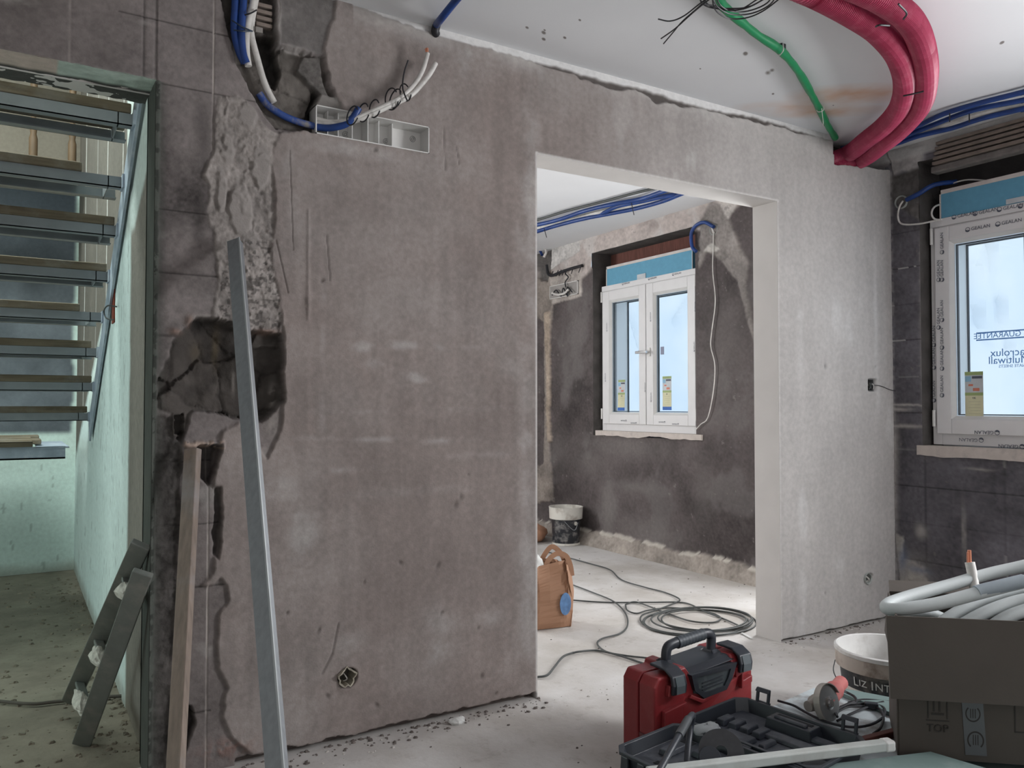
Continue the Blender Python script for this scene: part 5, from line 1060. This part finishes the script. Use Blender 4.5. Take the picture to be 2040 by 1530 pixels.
m = MB(); ell = [(.078+.034*math.cos(a), .135+.060*math.sin(a)) for a in [2*math.pi*k/20 for k in range(20)]]
m.prism(ell, -.112, -.109, lambda u, v, w_: pb+rb@Vector((u, w_+.25*(u-.07), 0))+Vector((0, 0, v))); m.build('blue_print_patch', 'bagblue', t)
one(crumple((pb.x+rb.col[0].x*-.09, pb.y, .30), .06, .05, .06, 8), 'crumpled_paper', 'paper', 'crumpled pale wrapping sticking out of the brown paper bag', 'scrap')
# extension cable
t = thing('extension_cable', on_z(1385, 1240, 0), 'long grey extension cable coiled and trailing over the floor through the doorway', 'cable')
def cab(pts, z=.007, r=.0046):
    m = MB(); m.tube([on_z(x, y, z+.004*(k % 2)) for k, (x, y) in enumerate(pts)], r, 8, 90); m.build('cable_run', 'cable', t, smooth=True)
cab([(1085, 1098), (1136, 1112), (1180, 1124), (1215, 1135), (1238, 1155), (1285, 1170), (1324, 1180), (1354, 1194), (1340, 1203), (1300, 1218), (1280, 1225), (1277, 1238), (1300, 1255), (1340, 1262)])
cab([(1110, 1155), (1132, 1162), (1180, 1180), (1222, 1198), (1246, 1222), (1250, 1246), (1235, 1262), (1200, 1272), (1190, 1283), (1207, 1298), (1246, 1306), (1300, 1312), (1340, 1316)])
cab([(1110, 1192), (1134, 1195), (1207, 1200), (1290, 1200), (1363, 1201), (1403, 1218), (1442, 1233), (1480, 1250)])
cab([(1140, 1301), (1155, 1298), (1190, 1296), (1231, 1305), (1277, 1320), (1320, 1330)], r=.005); cab([(1068, 1349), (1090, 1345), (1105, 1328), (1122, 1308), (1142, 1300)], r=.005)
cab([(1246, 1205), (1250, 1216), (1268, 1222), (1290, 1216), (1330, 1211), (1380, 1214), (1420, 1222), (1436, 1232), (1420, 1240), (1380, 1238), (1340, 1226), (1280, 1203), (1262, 1199), (1247, 1204)])
cc = on_z(1388, 1241, 0)
for k in range(5):
    rr = (.33, .30, .275, .31, .25)[k]; off = Vector((rs.uniform(-.03, .05), rs.uniform(-.02, .02), 0)); pts = [cc+off+Vector((rr*math.cos(a), rr*.82*math.sin(a), .007+.009*(k % 3)+.003*math.sin(2*a+k))) for a in [2*math.pi*j/22 for j in range(23)]]
    m = MB(); m.tube(pts, .0046, 8, 110); m.build('cable_loop', 'cable', t, smooth=True)
# ------------------------------------------------------------------ foreground: board stack and what lies on it
def V3(lat, fwd, z=0): return lf(lat, fwd, z)
def slab(name, poly, z0, z1, m, label, cat, bevel=.002, tilt=None):
    mb = MB(); mb.prism(poly, z0, z1, lambda u, v, t: V3(u, v, t+(tilt(u, v) if tilt else 0))); return mb.build(name, m, label=label, cat=cat, bevel=bevel)
foot = [(.24, 2.27), (1.06, 2.93), (1.92, 2.30), (1.5, 1.45), (.62, 1.45)]
for k in range(6):
    sh = (k % 3)*.008; slab('plasterboard_sheet', [(u+sh, v-sh*.5) for u, v in foot], .03*k+.0005, .03*k+.030, 'gboard', ('lowest', 'second from the bottom', 'third from the bottom', 'fourth from the bottom', 'fifth from the bottom', 'topmost')[k]+' sheet in the stack of green plasterboard under the tool cases' if k else 'green plasterboard sheet lying on the floor, lowest of the stack', 'plasterboard')
ZT = .181
slab('stained_sheet', [(.70, 2.60), (1.085, 2.935), (1.36, 2.69), (1.05, 2.2), (.85, 2.1)], ZT, ZT+.006, 'stained', 'pale stained sheet under the angle grinder', 'sheet')
slab('plasterboard_sheet', [(1.125, 2.885), (1.15, 2.905), (1.30, 2.80), (1.92, 2.30), (1.75, 2.08), (1.30, 2.52)], ZT+.007, ZT+.020, 'gboard', 'green plasterboard offcut reaching under the white pail and carton', 'plasterboard')
# ---- red power tool case
u = Vector((.83, .556)); v = Vector((-.556, .83)); o0 = Vector((.467, 2.63))
def RC(a, b, z): q = o0+u*a+v*b; return V3(q.x, q.y, z*.965)
t = thing('tool_case', RC(.23, .07, 0), 'closed red power tool case standing upright with black handle', 'tool case')
Lc, Tc, Hc = .475, .178, .345
out = [(0.0, 0.0), (Lc, 0.0), (Lc, Hc-.075), (Lc-.012, Hc-.015), (Lc-.045, Hc), (Lc-.115, Hc), (Lc-.125, Hc-.035), (.345, Hc-.05), (.325, Hc-.09), (.175, Hc-.09), (.155, Hc-.03), (.14, Hc), (.10, Hc-.004), (.095, Hc-.02), (.02, Hc-.02), (.0, Hc-.05)]
for b0, b1, nm in ((0, Tc*.5-.002, 'front_shell'), (Tc*.5+.002, Tc, 'rear_shell')):
    m = MB(); m.prism(out, b0, b1, lambda a, z, b: RC(a, b+((.012 if b < .03 else -.012 if b > Tc-.03 else 0)*(1 if (z > Hc-.03 or z < .01 or a < .01 or a > Lc-.01) else 0)), z)); m.build(nm, 'red', t, bevel=.008, seg=3)
m = MB()
for poly, dep in (([(.03, .16), (.11, .17), (.11, .215), (.13, .22), (.13, .23), (.03, .215)], .006), ([(.40, .22), (.455, .235), (.455, .26), (.41, .25), (.41, .275), (.40, .275)], .006), ([(.0+.02, .03), (Lc-.02, .03), (Lc-.02, .12), (.3, .12), (.25, .15), (.02, .13)], .004),
        ([(.045, .262), (.10, .268), (.13, .30), (.05, .298)], .007), ([(.37, .265), (.455, .29), (.45, .31), (.365, .30)], .007), ([(.14, .24), (.20, .21), (.32, .235), (.36, .28), (.37, .32), (.36, .325), (.345, .285), (.315, .25), (.205, .225), (.15, .25)], .009)):
    m.prism(poly, -dep, .012, lambda a, z, b: RC(a, b, z))
m.build('raised_ribs', 'red', t, bevel=.003)
# handle recess frame and recess back
m = MB(); hx0, hx1, hz0, hz1 = .150, .360, .232, .318
fr = [(hx0-.004, hz1), (hx0+.012, hz0+.03), (.205, hz0-.004), (.315, hz0+.004), (hx1-.015, hz0+.04), (hx1+.01, hz1+.005)]; fi = [(hx0+.022, hz1-.012), (hx0+.030, hz0+.036), (.212, hz0+.014), (.305, hz0+.02), (hx1-.035, hz0+.046), (hx1-.022, hz1-.012)]
vs = [RC(a, -.012, z) for a, z in fr]+[RC(a, -.012, z) for a, z in fi]+[RC(a, .03, z) for a, z in fi]+[RC(a, .01, z) for a, z in fr]; n = 6
m.add(vs, [(k, (k+1) % n, n+(k+1) % n, n+k) for k in range(n)]+[(n+k, n+(k+1) % n, 2*n+(k+1) % n, 2*n+k) for k in range(n)]+[(3*n+k, k, (k+1) % n, 3*n+(k+1) % n) if False else (k, 3*n+k, 3*n+(k+1) % n, (k+1) % n) for k in range(n)]); m.build('handle_recess', 'dplastic', t)
m = MB(); m.prism([(hx0+.012, hz0+.02), (.21, hz0+.005), (.31, hz0+.01), (hx1-.02, hz0+.04), (hx1-.01, hz1-.005), (hx0+.012, hz1-.005)], -.006, -.002, lambda a, z, b: RC(a, b, z)); m.build('recess_back', mat('recess_grey', (.035, .045, .05), .5, dirt=(.16, .18, .18), dirt_scale=14), t)
m = MB()
for z in (.255, .267, .279): m.box((0, 0, 0), (0, 0, 0)) if False else m.prism([(.20, z), (.30, z+.008), (.30, z+.011), (.20, z+.003)], -.010, -.006, lambda a, zz, b: RC(a, b, zz))
m.build('recess_ribs', 'dplastic', t)
pts = [RC(.135, Tc/2, .300), RC(.128, Tc/2, .345), RC(.133, Tc/2, .385), RC(.160, Tc/2, .398), RC(.24, Tc/2, .403), RC(.320, Tc/2, .409), RC(.347, Tc/2, .398), RC(.350, Tc/2, .37), RC(.340, Tc/2, .31)]
m = MB(); m.tube(pts, .0155, 14, 50, flat=1.15); hd = m.build('handle', 'dplastic', t, smooth=True)
m = MB(); m.tube([RC(.18, Tc/2, .3985), RC(.24, Tc/2, .403), RC(.31, Tc/2, .4085)], .0185, 14, 30, flat=1.1, prof=lambda i: 1+.04*math.sin(i*1.8)); m.build('grip', mat('grip_rubber', (.05, .06, .07), .5), hd, smooth=True)
for a in (.128, .345):
    m = MB(); m.hexa([RC(a-.03, .02, .315), RC(a+.03, .02, .32), RC(a+.03, Tc-.02, .32), RC(a-.03, Tc-.02, .315)], [RC(a-.016, Tc/2-.02, .352), RC(a+.018, Tc/2-.02, .352), RC(a+.018, Tc/2+.02, .352), RC(a-.016, Tc/2+.02, .352)]); m.build('handle_foot', 'dplastic', hd, bevel=.005)
m = MB(); m.hexa([RC(.14, .0, .312), RC(.375, .0, .33), RC(.375, Tc, .33), RC(.14, Tc, .312)], [RC(.16, .03, .328), RC(.36, .03, .345), RC(.36, Tc-.03, .345), RC(.16, Tc-.03, .328)]); m.build('handle_bridge', 'dplastic', t, bevel=.005)
for a in (.052, .375):
    dz = .0 if a < .1 else .016
    m = MB(); prof = [(-.020, .268), (-.024, .30), (-.016, .330), (.02, .350), (.09, .352), (.09, .342), (.02, .340), (-.004, .325), (-.010, .30), (-.008, .268)]
    m.prism(prof, a, a+.062, lambda b, z, aa: RC(aa, b, z+dz)); lt = m.build('latch', 'dplastic', t, bevel=.004)
    m = MB(); m.prism([(-.0255, .272), (-.027, .298), (-.0185, .327), (-.0165, .327), (-.0225, .297), (-.022, .272)], a+.012, a+.05, lambda b, z, aa: RC(aa, b, z+dz)); m.build('latch_grip', mat('latch_shine', (.10, .12, .13), .25), lt)
m = MB(); m.prism([(.05, .06), (.08, .06), (.08, .13), (.05, .13)], -.004, .004, lambda b, z, a: RC(a, b, z)); m.build('end_clip', mat('end_clip', (.12, .02, .02), .4), t)
# ---- open black case
cu = Vector((.272, -.35)).normalized(); cv = Vector((-.234, -.2)).normalized(); CF = Vector((.748, 2.68)); ZB = ZT+.0065
def BC(a, b, z): q = CF+cu*a+cv*b; return V3(q.x, q.y, z)
def tray(t, a0, a1, b0, b1, H, nm):
    m = MB(); w_ = .007; rnd = .03
    def ring(ins, z, rr):
        x0, x1, y0, y1 = a0+ins, a1-ins, b0+ins, b1-ins
        return [BC(x, y, z) for x, y in ((x0+rr, y0), (x1-rr, y0), (x1, y0+rr), (x1, y1-rr), (x1-rr, y1), (x0+rr, y1), (x0, y1-rr), (x0, y0+rr))]
    rings = [ring(.018, ZB, rnd), ring(.012, ZB+.006, rnd), ring(.004, ZB+H-.01, rnd), ring(-.004, ZB+H-.009, rnd), ring(-.004, ZB+H, rnd), ring(w_, ZB+H, rnd), ring(.016, ZB+.022, rnd)]
    vs = sum(rings, []); n = 8; fs = [(r*n+k, r*n+(k+1) % n, (r+1)*n+(k+1) % n, (r+1)*n+k) for r in range(len(rings)-1) for k in range(n)]+[tuple(range(n))[::-1], tuple(6*n+k for k in range(n))]
    m.add(vs, fs); return m.build(nm, 'dplastic', t, bevel=.0015)
t = thing('tool_case', BC(.22, .30, ZB), 'open empty black plastic tool case with moulded compartments', 'tool case')
LH, WH, HH = .443, .300, .062
r_half = tray(t, 0, LH, 0, WH, HH, 'base_shell'); l_half = tray(t, 0, LH, WH+.018, WH*2+.012, HH-.004, 'lid_shell')
def blk(par, a0, a1, b0, b1, z0, z1, nm='moulded_block', mm='dplast2', tp=.004):
    m = MB(); m.hexa([BC(a0, b0, z0), BC(a1, b0, z0), BC(a1, b1, z0), BC(a0, b1, z0)], [BC(a0+tp, b0+tp, z1), BC(a1-tp, b0+tp, z1), BC(a1-tp, b1-tp, z1), BC(a0+tp, b1-tp, z1)]); return m.build(nm, mm, par, bevel=.003)
z0 = ZB+.02; zl_ = z0+.008
blk(r_half, .02, LH-.02, .02, WH-.02, z0, zl_, 'inner_liner')
for k in range(4): blk(r_half, .035+k*.043, .035+k*.043+.034, .12, .185, zl_, zl_+.018)
blk(r_half, .19, .40, .11, .16, zl_, zl_+.012); blk(r_half, .22, .245, .165, .235, zl_, zl_+.012); blk(r_half, .10, .20, .20, .265, zl_, zl_+.014); blk(r_half, .30, .36, .20, .24, zl_, zl_+.012); blk(r_half, .37, .42, .18, .27, zl_, zl_+.014); blk(r_half, .26, .42, .04, .08, zl_, zl_+.010)
pk = mat('shade_black', (.006, .007, .009), .8)  # near-black for flat plates that paint the shade of pockets and slot
for q_ in ((.215, .30, .235, .262), (.05, .115, .225, .255), (.33, .39, .09, .105), (.24, .29, .045, .085)): blk(r_half, *q_, zl_+.0004, zl_+.0014, 'pocket_shade', pk, 0)
m = MB(); b = .035
hb = blk(r_half, .145, .305, .012, .085, ZB+.02, ZB+HH-.004, 'handle_housing', 'dplastic', .006); blk(hb, .165, .285, .028, .044, ZB+HH-.0038, ZB+HH-.0028, 'handle_slot_shade', pk, 0)  # the slot is only a flat plate coloured as its shade
blk(hb, .17, .28, .052, .07, ZB+HH-.004, ZB+HH+.004, 'carry_handle', 'dplast2', .002)
for a in (.055, .350):
    m = MB(); w_ = .05; hh = .052; s_ = .010
    for (x0, x1, q0, q1) in ((a, a+s_, .0, hh), (a+w_-s_, a+w_, .0, hh), (a, a+w_, hh-s_, hh), (a, a+w_, 0, s_)):
        m.hexa([BC(x0, -.012, ZB+HH-.012+q0), BC(x1, -.012, ZB+HH-.012+q0), BC(x1, -.004, ZB+HH-.012+q0), BC(x0, -.004, ZB+HH-.012+q0)], [BC(x0, -.012-.01, ZB+HH-.012+q1), BC(x1, -.012-.01, ZB+HH-.012+q1), BC(x1, -.004-.01, ZB+HH-.012+q1), BC(x0, -.004-.01, ZB+HH-.012+q1)])
    m.build('latch', 'dplastic', t, bevel=.002)
blk(l_half, .02, LH-.02, WH+.035, 2*WH-.012, z0, zl_, 'inner_liner')
for q_ in ((.06, .10, WH+.10, WH+.19), (.13, .17, WH+.06, WH+.13), (.15, .19, WH+.19, WH+.24), (.22, .30, WH+.05, WH+.12), (.20, .24, WH+.16, WH+.26), (.28, .34, WH+.18, WH+.25)): blk(l_half, *q_, zl_, zl_+.016)
for q_ in ((.09, .17, WH+.225, WH+.245), (.19, .27, WH+.135, WH+.15), (.05, .09, WH+.05, WH+.08)): blk(l_half, *q_, zl_+.0004, zl_+.0014, 'pocket_shade', pk, 0)
for a in (.03, .09, .15, .33, .39): blk(l_half, a, a+.03, 2*WH+.006, 2*WH+.018, ZB+.006, ZB+HH-.012, 'outer_rib', 'dplastic', .002)
for a in (.04, .2, .36):
    m = MB(); m.tube([BC(a, WH+.009, ZB+HH-.010), BC(a+.05, WH+.009, ZB+HH-.010)], .008, 10); m.build('hinge', 'dplastic', t, smooth=True)
# crumpled bag in the case, cutting disc, black hose loop
c = at_d(1408, 1441, 2.42); c.z = zl_+.02; one(crumple((c.x, c.y, c.z), .045, .03, .014, 21, 22), 'plastic_bag', mat('clear_bag', (.34, .36, .37), .35, var=.2), 'small crumpled clear bag lying in the open black case', 'plastic bag', smooth=True)
c = at_d(1437, 1498, 2.20); F = (Matrix.Rotation(-YAW-.15, 3, 'Z') @ Matrix.Rotation(R(52), 3, 'X'))
t = thing('grinding_disc', c, 'dark round grinding disc propped in the open black case', 'grinding disc')
m = MB(); m.lathe([(.016, -.0015), (.060, -.0015), (.060, .0015), (.016, .0015), (.016, -.0015)], c, 40, F); m.build('disc', 'disc', t)
c3 = c+F@Vector((-.032, -.02, .012)); m = MB(); m.lathe([(.001, .006), (.028, .006), (.030, 0), (.030, -.004), (.001, -.004)], c3, 28, F); m.build('backing_pad', 'dplastic', t)
t = thing('power_cord', at_d(1380, 1425, 2.32), 'thick black power cord looped over the hinge of the open case', 'cord')
m = MB(); m.tube([at_d(1300, 1560, 1.95), at_d(1322, 1520, 2.02), at_d(1350, 1470, 2.12), at_d(1370, 1436, 2.22), at_d(1380, 1424, 2.28), at_d(1377, 1442, 2.30), at_d(1373, 1470, 2.28), at_d(1370, 1500, 2.24), at_d(1368, 1530, 2.2)], .0088, 10, 60); m.build('cord', 'dplastic', t, smooth=True)
m = MB(); m.tube([at_d(1352, 1466, 2.13), at_d(1371, 1433, 2.23)], .0115, 10); m.build('cord_grip', mat('cord_grip', (.05, .055, .06), .5), t, smooth=True)
# ---- angle grinder
c = at_d(1650, 1401, 2.62); c.z = ZT+.007+.058; nrm = (-VF*.78+VR*.58+Vector((0, 0, .25))).normalized(); ax2 = Vector((0, 0, 1)).cross(nrm).normalized(); ax3 = nrm.cross(ax2); F = Matrix((ax2, ax3, nrm)).transposed()
t = thing('angle_grinder', c-Vector((0, 0, .058)), 'dusty pink angle grinder with cutting disc lying on the stained sheet', 'angle grinder')
m = MB(); m.lathe([(.012, .003), (.055, .002), (.055, .0), (.012, .0)], c, 40, F); m.build('cutting_disc', mat('worn_disc', (.30, .31, .31), .4, metal=.6, dirt=(.12, .12, .12)), t, smooth=False)
m = MB(); m.lathe([(.001, .014), (.011, .014), (.013, .008), (.021, .006), (.022, .003), (.012, .003)], c, 20, F); m.build('flange_nut', 'chrome', t, smooth=True)
m = MB(); vs = []; n = 20
for k in range(n+1):
    a = R(20)+R(200)*k/n
    for rr, zz in ((.058, .010), (.061, .010), (.061, -.012), (.020, -.012)): vs.append(c+F@Vector((rr*math.cos(a), rr*math.sin(a), zz)))
m.add(vs, [(4*k+j, 4*k+j+1, 4*k+5+j, 4*k+4+j) for k in range(n) for j in range(3)]); m.build('guard', 'gbody', t)
hd = c-nrm*.035; m = MB(); m.lathe([(.001, .026), (.018, .024), (.024, .012), (.027, -.014), (.020, -.028), (.001, -.030)], hd, 20, F); m.tube([hd+ax2*.02, hd-ax2*.02, hd-ax2*.055-nrm*.004], .024, 16, 10, prof=lambda i: 1-.03*i); m.build('gear_head', 'gbody', t, smooth=True)
bd = (VR*.55+VF*.75+Vector((0, 0, .02))).normalized(); b0 = c-nrm*.030+VR*.01; m = MB(); m.tube([b0, b0+bd*.04, b0+bd*.10, b0+bd*.15], .033, 18, 16, prof=lambda i: (.85, .95, 1.02, 1.06, 1.06, 1.05, 1.03, 1, .98, .95, .93, .92, .92, .95, .9, .8, .75, .7)[min(i, 17)]); m.build('motor_body', 'gpink', t, smooth=True)
m = MB(); m.tube([b0+bd*.145, b0+bd*.22], .024, 14, 4); m.build('rear_grip', 'gpink', t, smooth=True)
# grinder lead
t = thing('grinder_lead', on_z(1725, 1420, ZT+.01), 'black lead with plug coiled beside the angle grinder', 'cord')
def gl(pts, z=ZT+.016, r=.0042):
    m = MB(); m.tube([on_z(x, y, z+.004*(k % 2)) for k, (x, y) in enumerate(pts)], r, 8, 60); m.build('lead_run', 'black', t, smooth=True)
gl([(1680, 1376), (1702, 1388), (1705, 1400), (1690, 1402), (1666, 1415), (1668, 1428)], ZT+.03); gl([(1690, 1400), (1720, 1394), (1760, 1397), (1800, 1401)]); gl([(1550, 1396), (1580, 1405), (1600, 1416), (1640, 1436), (1690, 1448), (1730, 1445), (1758, 1430), (1762, 1412), (1745, 1404), (1710, 1402), (1675, 1408)])
gl([(1665, 1420), (1690, 1408), (1730, 1408), (1752, 1412), (1760, 1430), (1754, 1450), (1740, 1462)]); gl([(1668, 1436), (1700, 1420), (1740, 1404), (1760, 1398)])
m = MB(); a_, b_ = on_z(1722, 1404, ZT+.02), on_z(1750, 1407, ZT+.02); m.bar(a_, b_, .025, .02); m.build('plug', 'dplastic', t, bevel=.004)
# ---- white pail behind the board
pc = V3((1762-CX)/FPX*3.10, 3.10); t = thing('paint_pail', pc, 'open white paint pail with black label band behind the carton', 'pail')
m = MB(); m.lathe([(.140, .001), (.148, .01), (.168, .20), (.001, .20)] if False else [(.145, .001), (.150, .012), (.1695, .212)], pc, 48); m.lathe([(.001, .001), (.140, .001)], pc, 48); m.build('body', 'bucket_white', t, smooth=True)
m = MB(); m.lathe([(.172, .210), (.185, .213), (.187, .262), (.183, .268)], pc, 48); m.build('collar', 'bucket_grime', t, smooth=True)
m = MB(); m.lathe([(.183, .262), (.190, .268), (.190, .280), (.183, .284), (.178, .280)], pc, 48); m.build('rim', 'bucket_in', t, smooth=True)
m = MB(); m.lathe([(.178, .281), (.164, .20), (.142, .02), (.001, .018)], pc, 48); m.build('inside', 'bucket_in', t, smooth=True)
m = MB(); m.lathe([(.1635, .146), (.1705, .208)], pc, 48); lb = m.build('label_band', mat('label_black', (.015, .017, .022), .5, dirt=(.25, .22, .19), dirt_scale=12, dirt_amt=.6), t, smooth=True)
tm = MB(); view = math.atan2(-pc.y, -pc.x)
for ch, ang, sz in (('L', -40, .046), ('I', -34, .034), ('Z', -28.5, .034), ('I', -18, .046), ('N', -10, .038), ('T', -1, .038), ('E', 7, .038)):
    a = view+R(ang); rr = .1672; p = Vector((pc.x+rr*math.cos(a), pc.y+rr*math.sin(a), .176)); nn = Vector((math.cos(a), math.sin(a), 0)); ux = Vector((0, 0, 1)).cross(nn)
    q = text_mb(ch, sz, p, ux, (Vector((0, 0, 1))+nn*.11), n_off=.0015, ext=.0008); tm.add(q.v, q.f)
tm.build('label_lettering', mat('label_letter', (.62, .62, .6), .6), lb)
a = view-R(75); m = MB(); h0 = Vector((pc.x+.190*math.cos(a), pc.y+.190*math.sin(a), .225)); m.tube([h0, h0+Vector((0, 0, -.05))+VR*-.005, h0+Vector((0, 0, -.11))+VR*.03-VF*.03, h0+Vector((0, 0, -.16))+VR*.09-VF*.07], .0022, 6, 24); m.build('wire_handle', 'steel', t, smooth=True)
# ---- carton with coiled insulated pipe
zb_, zt_ = ZT+.021, .598; t = thing('cardboard_carton', V3(1.4, 2.5, zb_), 'open brown cardboard carton full of white insulated pipe', 'carton')
c0, c1, c2, c3 = (1.105, 2.335), (1.66, 2.235), (1.77, 2.51), (1.215, 2.62)
def wallq(p, q, z0, z1, nm, par=t, mm='card', out=0, thk=.005):
    a = V3(*p); b = V3(*q); d = (b-a).normalized(); n_ = Vector((d.y, -d.x, 0))*thk; m = MB(); o_ = n_.normalized()*out
    m.hexa([a+Vector((0, 0, z0)), b+Vector((0, 0, z0)), b+n_+Vector((0, 0, z0)), a+n_+Vector((0, 0, z0))], [a+o_+Vector((0, 0, z1)), b+o_+Vector((0, 0, z1)), b+o_+n_+Vector((0, 0, z1)), a+o_+n_+Vector((0, 0, z1))]); return m.build(nm, mm, par)
front = wallq(c0, c1, zb_, zt_, 'front_panel'); wallq(c1, c2, zb_, zt_, 'side_panel'); wallq(c2, c3, zb_, zt_, 'rear_panel'); wallq(c3, c0, zb_, zt_, 'side_panel')
m = MB(); m.prism([c0, c1, c2, c3], zb_, zb_+.005, lambda a, b, z: V3(a, b, z)); m.build('bottom_panel', 'card', t)
# flaps
def flap(p, q, dz, outv, nm, drop=0):
    a, b = V3(*p, zt_), V3(*q, zt_); d = (b-a).normalized(); n_ = Vector((d.y, -d.x, 0)); e = n_*outv+Vector((0, 0, dz)); th = (e.normalized().cross(d))*.005
    m = MB(); ins = d*drop; m.hexa([a, b, b+th, a+th], [a+e+ins, b+e-ins, b+e+th-ins, a+e+th+ins]); return m.build(nm, 'card', t)
flap((1.072, 2.335), (1.66, 2.235), -.222, .035, 'front_flap'); flap(c3, c0, -.12, .012, 'side_flap', .012); flap(c2, c3, .018, .09, 'rear_flap', .02); 
m = MB(); a, b = V3(*c0), V3(*c1); dd = (b-a).normalized(); nf = Vector((dd.y, -dd.x, 0))
if nf.dot(VF) > 0: nf = -nf
def onf(s, z, off=.0062): return a+dd*s+nf*off+Vector((0, 0, z))
# print on the front panel: cup symbol with TOP, partial frame at the right
for (s0, z0_, s1, z1_) in ((.075, .315, .078, .42), (.125, .315, .128, .42), (.090, .335, .094, .42), (.105, .335, .109, .42), (.085, .325, .118, .331), (.070, .308, .132, .311)):
    m.hexa([onf(s0, z0_), onf(s1, z0_), onf(s1, z1_), onf(s0, z1_)], [onf(s0, z0_, .0068), onf(s1, z0_, .0068), onf(s1, z1_, .0068), onf(s0, z1_, .0068)])
q = text_mb('TOP', .030, onf(.101, .288, .0064), dd, (0, 0, 1)); m.add(q.v, q.f)
for (s0, z0_, s1, z1_) in ((.300, .29, .303, .42), (.300, .29, .37, .293)):
    m.hexa([onf(s0, z0_), onf(s1, z0_), onf(s1, z1_), onf(s0, z1_)], [onf(s0, z0_, .0068), onf(s1, z0_, .0068), onf(s1, z1_, .0068), onf(s0, z1_, .0068)])
m.build('carton_print', 'print', front)
m = MB(); q = [onf(.172, .22), onf(.228, .22), onf(.215, .45), onf(.160, .45)]; m.hexa(q, [p+nf*.0008 for p in q]); tp = m.build('packing_tape', 'tape', front)
m = MB()
for (s, z, rr) in ((.193, .335, .020), (.199, .262, .022)):
    vs = []; n = 24
    for k in range(n+1):
        ang = R(130)+R(280)*k/n if z > .3 else R(-50)+R(280)*k/n
        for r_q in (rr, rr*.82): vs.append(onf(s+r_q*math.cos(ang), z+r_q*1.15*math.sin(ang), .0074))
    m.add(vs, [(2*k, 2*k+1, 2*k+3, 2*k+2) for k in range(n)])
    for dx in (-.006, .0, .006): q = [onf(s+dx-.0012, z-rr*.6, .0074), onf(s+dx+.0012, z-rr*.6, .0074), onf(s+dx+.0012, z+rr*.7, .0074), onf(s+dx-.0012, z+rr*.7, .0074)]; m.add(q, [(0, 1, 2, 3)])
m.build('tape_emblem', 'print', tp)
# pipe coils
t = thing('insulated_pipe', V3(1.5, 2.6, .6), 'coiled white foam-insulated pipe heaped on the cardboard carton', 'pipe')
tube_m = mat('foam_sleeve', (.47, .50, .50), .6, var=.06, scale=5, bump=.1)
P3 = lambda px, py, D: at_d(px, py, D)
for pts in ([P3(2200, 1080, 2.50), P3(2060, 1122, 2.55), P3(1970, 1143, 2.56), P3(1890, 1166, 2.54), P3(1815, 1187, 2.50), P3(1772, 1202, 2.45), P3(1768, 1213, 2.40), P3(1800, 1213, 2.37), P3(1870, 1202, 2.36), P3(1940, 1184, 2.36), P3(2010, 1166, 2.36), P3(2080, 1150, 2.36), P3(2160, 1135, 2.4)],
            [P3(1775, 1232, 2.50), P3(1795, 1222, 2.50), P3(1835, 1219, 2.50), P3(1875, 1232, 2.50), P3(1900, 1250, 2.48)],
            [P3(1860, 1252, 2.42), P3(1905, 1222, 2.44), P3(1960, 1195, 2.46), P3(2040, 1170, 2.48), P3(2120, 1158, 2.5)],
            [P3(1900, 1255, 2.38), P3(1960, 1222, 2.40), P3(2020, 1200, 2.42), P3(2090, 1185, 2.42)],
            [P3(1960, 1260, 2.36), P3(2010, 1228, 2.37), P3(2080, 1205, 2.38)]):
    m = MB(); m.tube(pts, .0185, 16, 90); m.build('pipe_run', tube_m, t, smooth=True)
m = MB(); m.tube([P3(1945, 1180, 2.36), P3(1960, 1176, 2.36), P3(2040, 1157, 2.355)], .0194, 16, 20); m.build('grey_sleeve', mat('grey_sleeve', (.27, .31, .34), .6), t, smooth=True)
pe = thing('insulated_pipe', P3(1934, 1160, 2.56), 'upright white pipe end with bare copper behind the coils', 'pipe')
m = MB(); m.tube([P3(1946, 1200, 2.52), P3(1938, 1150, 2.55), P3(1932, 1120, 2.56)], .0145, 14, 12); m.build('foam_end', 'white', pe, smooth=True)
m = MB(); m.tube([P3(1932, 1122, 2.56), P3(1931, 1096, 2.56)], .0055, 12); m.tube([P3(1928, 1122, 2.555), P3(1928, 1100, 2.555)], .003, 8); m.build('copper_core', 'copper', pe, smooth=True)
# ---- trunking, batten and wrapped boards in the front
zg = ZT+.004
p0, p1 = on_z(1700, 1482, .205), on_z(1800, 1455, .205); m = MB(); m.bar(p0, p1, .022, .022); one(m, 'maroon_batten', 'maroon', 'short dark red timber strip in front of the black case', 'timber strip', bevel=.002)
slab('plasterboard_sheet', [(1.172, 2.292), (1.9, 1.50), (1.0, 1.30), (.40, 1.7), (.40, 2.10)], .186, .232, 'gboard', 'green plasterboard sheet nearest the camera at the bottom right', 'plasterboard')
t = thing('cable_trunking', on_z(1560, 1505, .26), 'long white plastic trunking lying across the front of the tool cases', 'trunking')
a, b = on_z(1290, 1541, .262), on_z(1765, 1484, .262); m = MB(); m.bar(a, b, .030, .026); m.build('trunking_length', 'trunk', t, bevel=.004)
d = (b-a).normalized(); m = MB(); m.bar(b-d*.012, b+d*.020, .034, .030); m.build('end_sleeve', 'whiteplastic', t, bevel=.006)
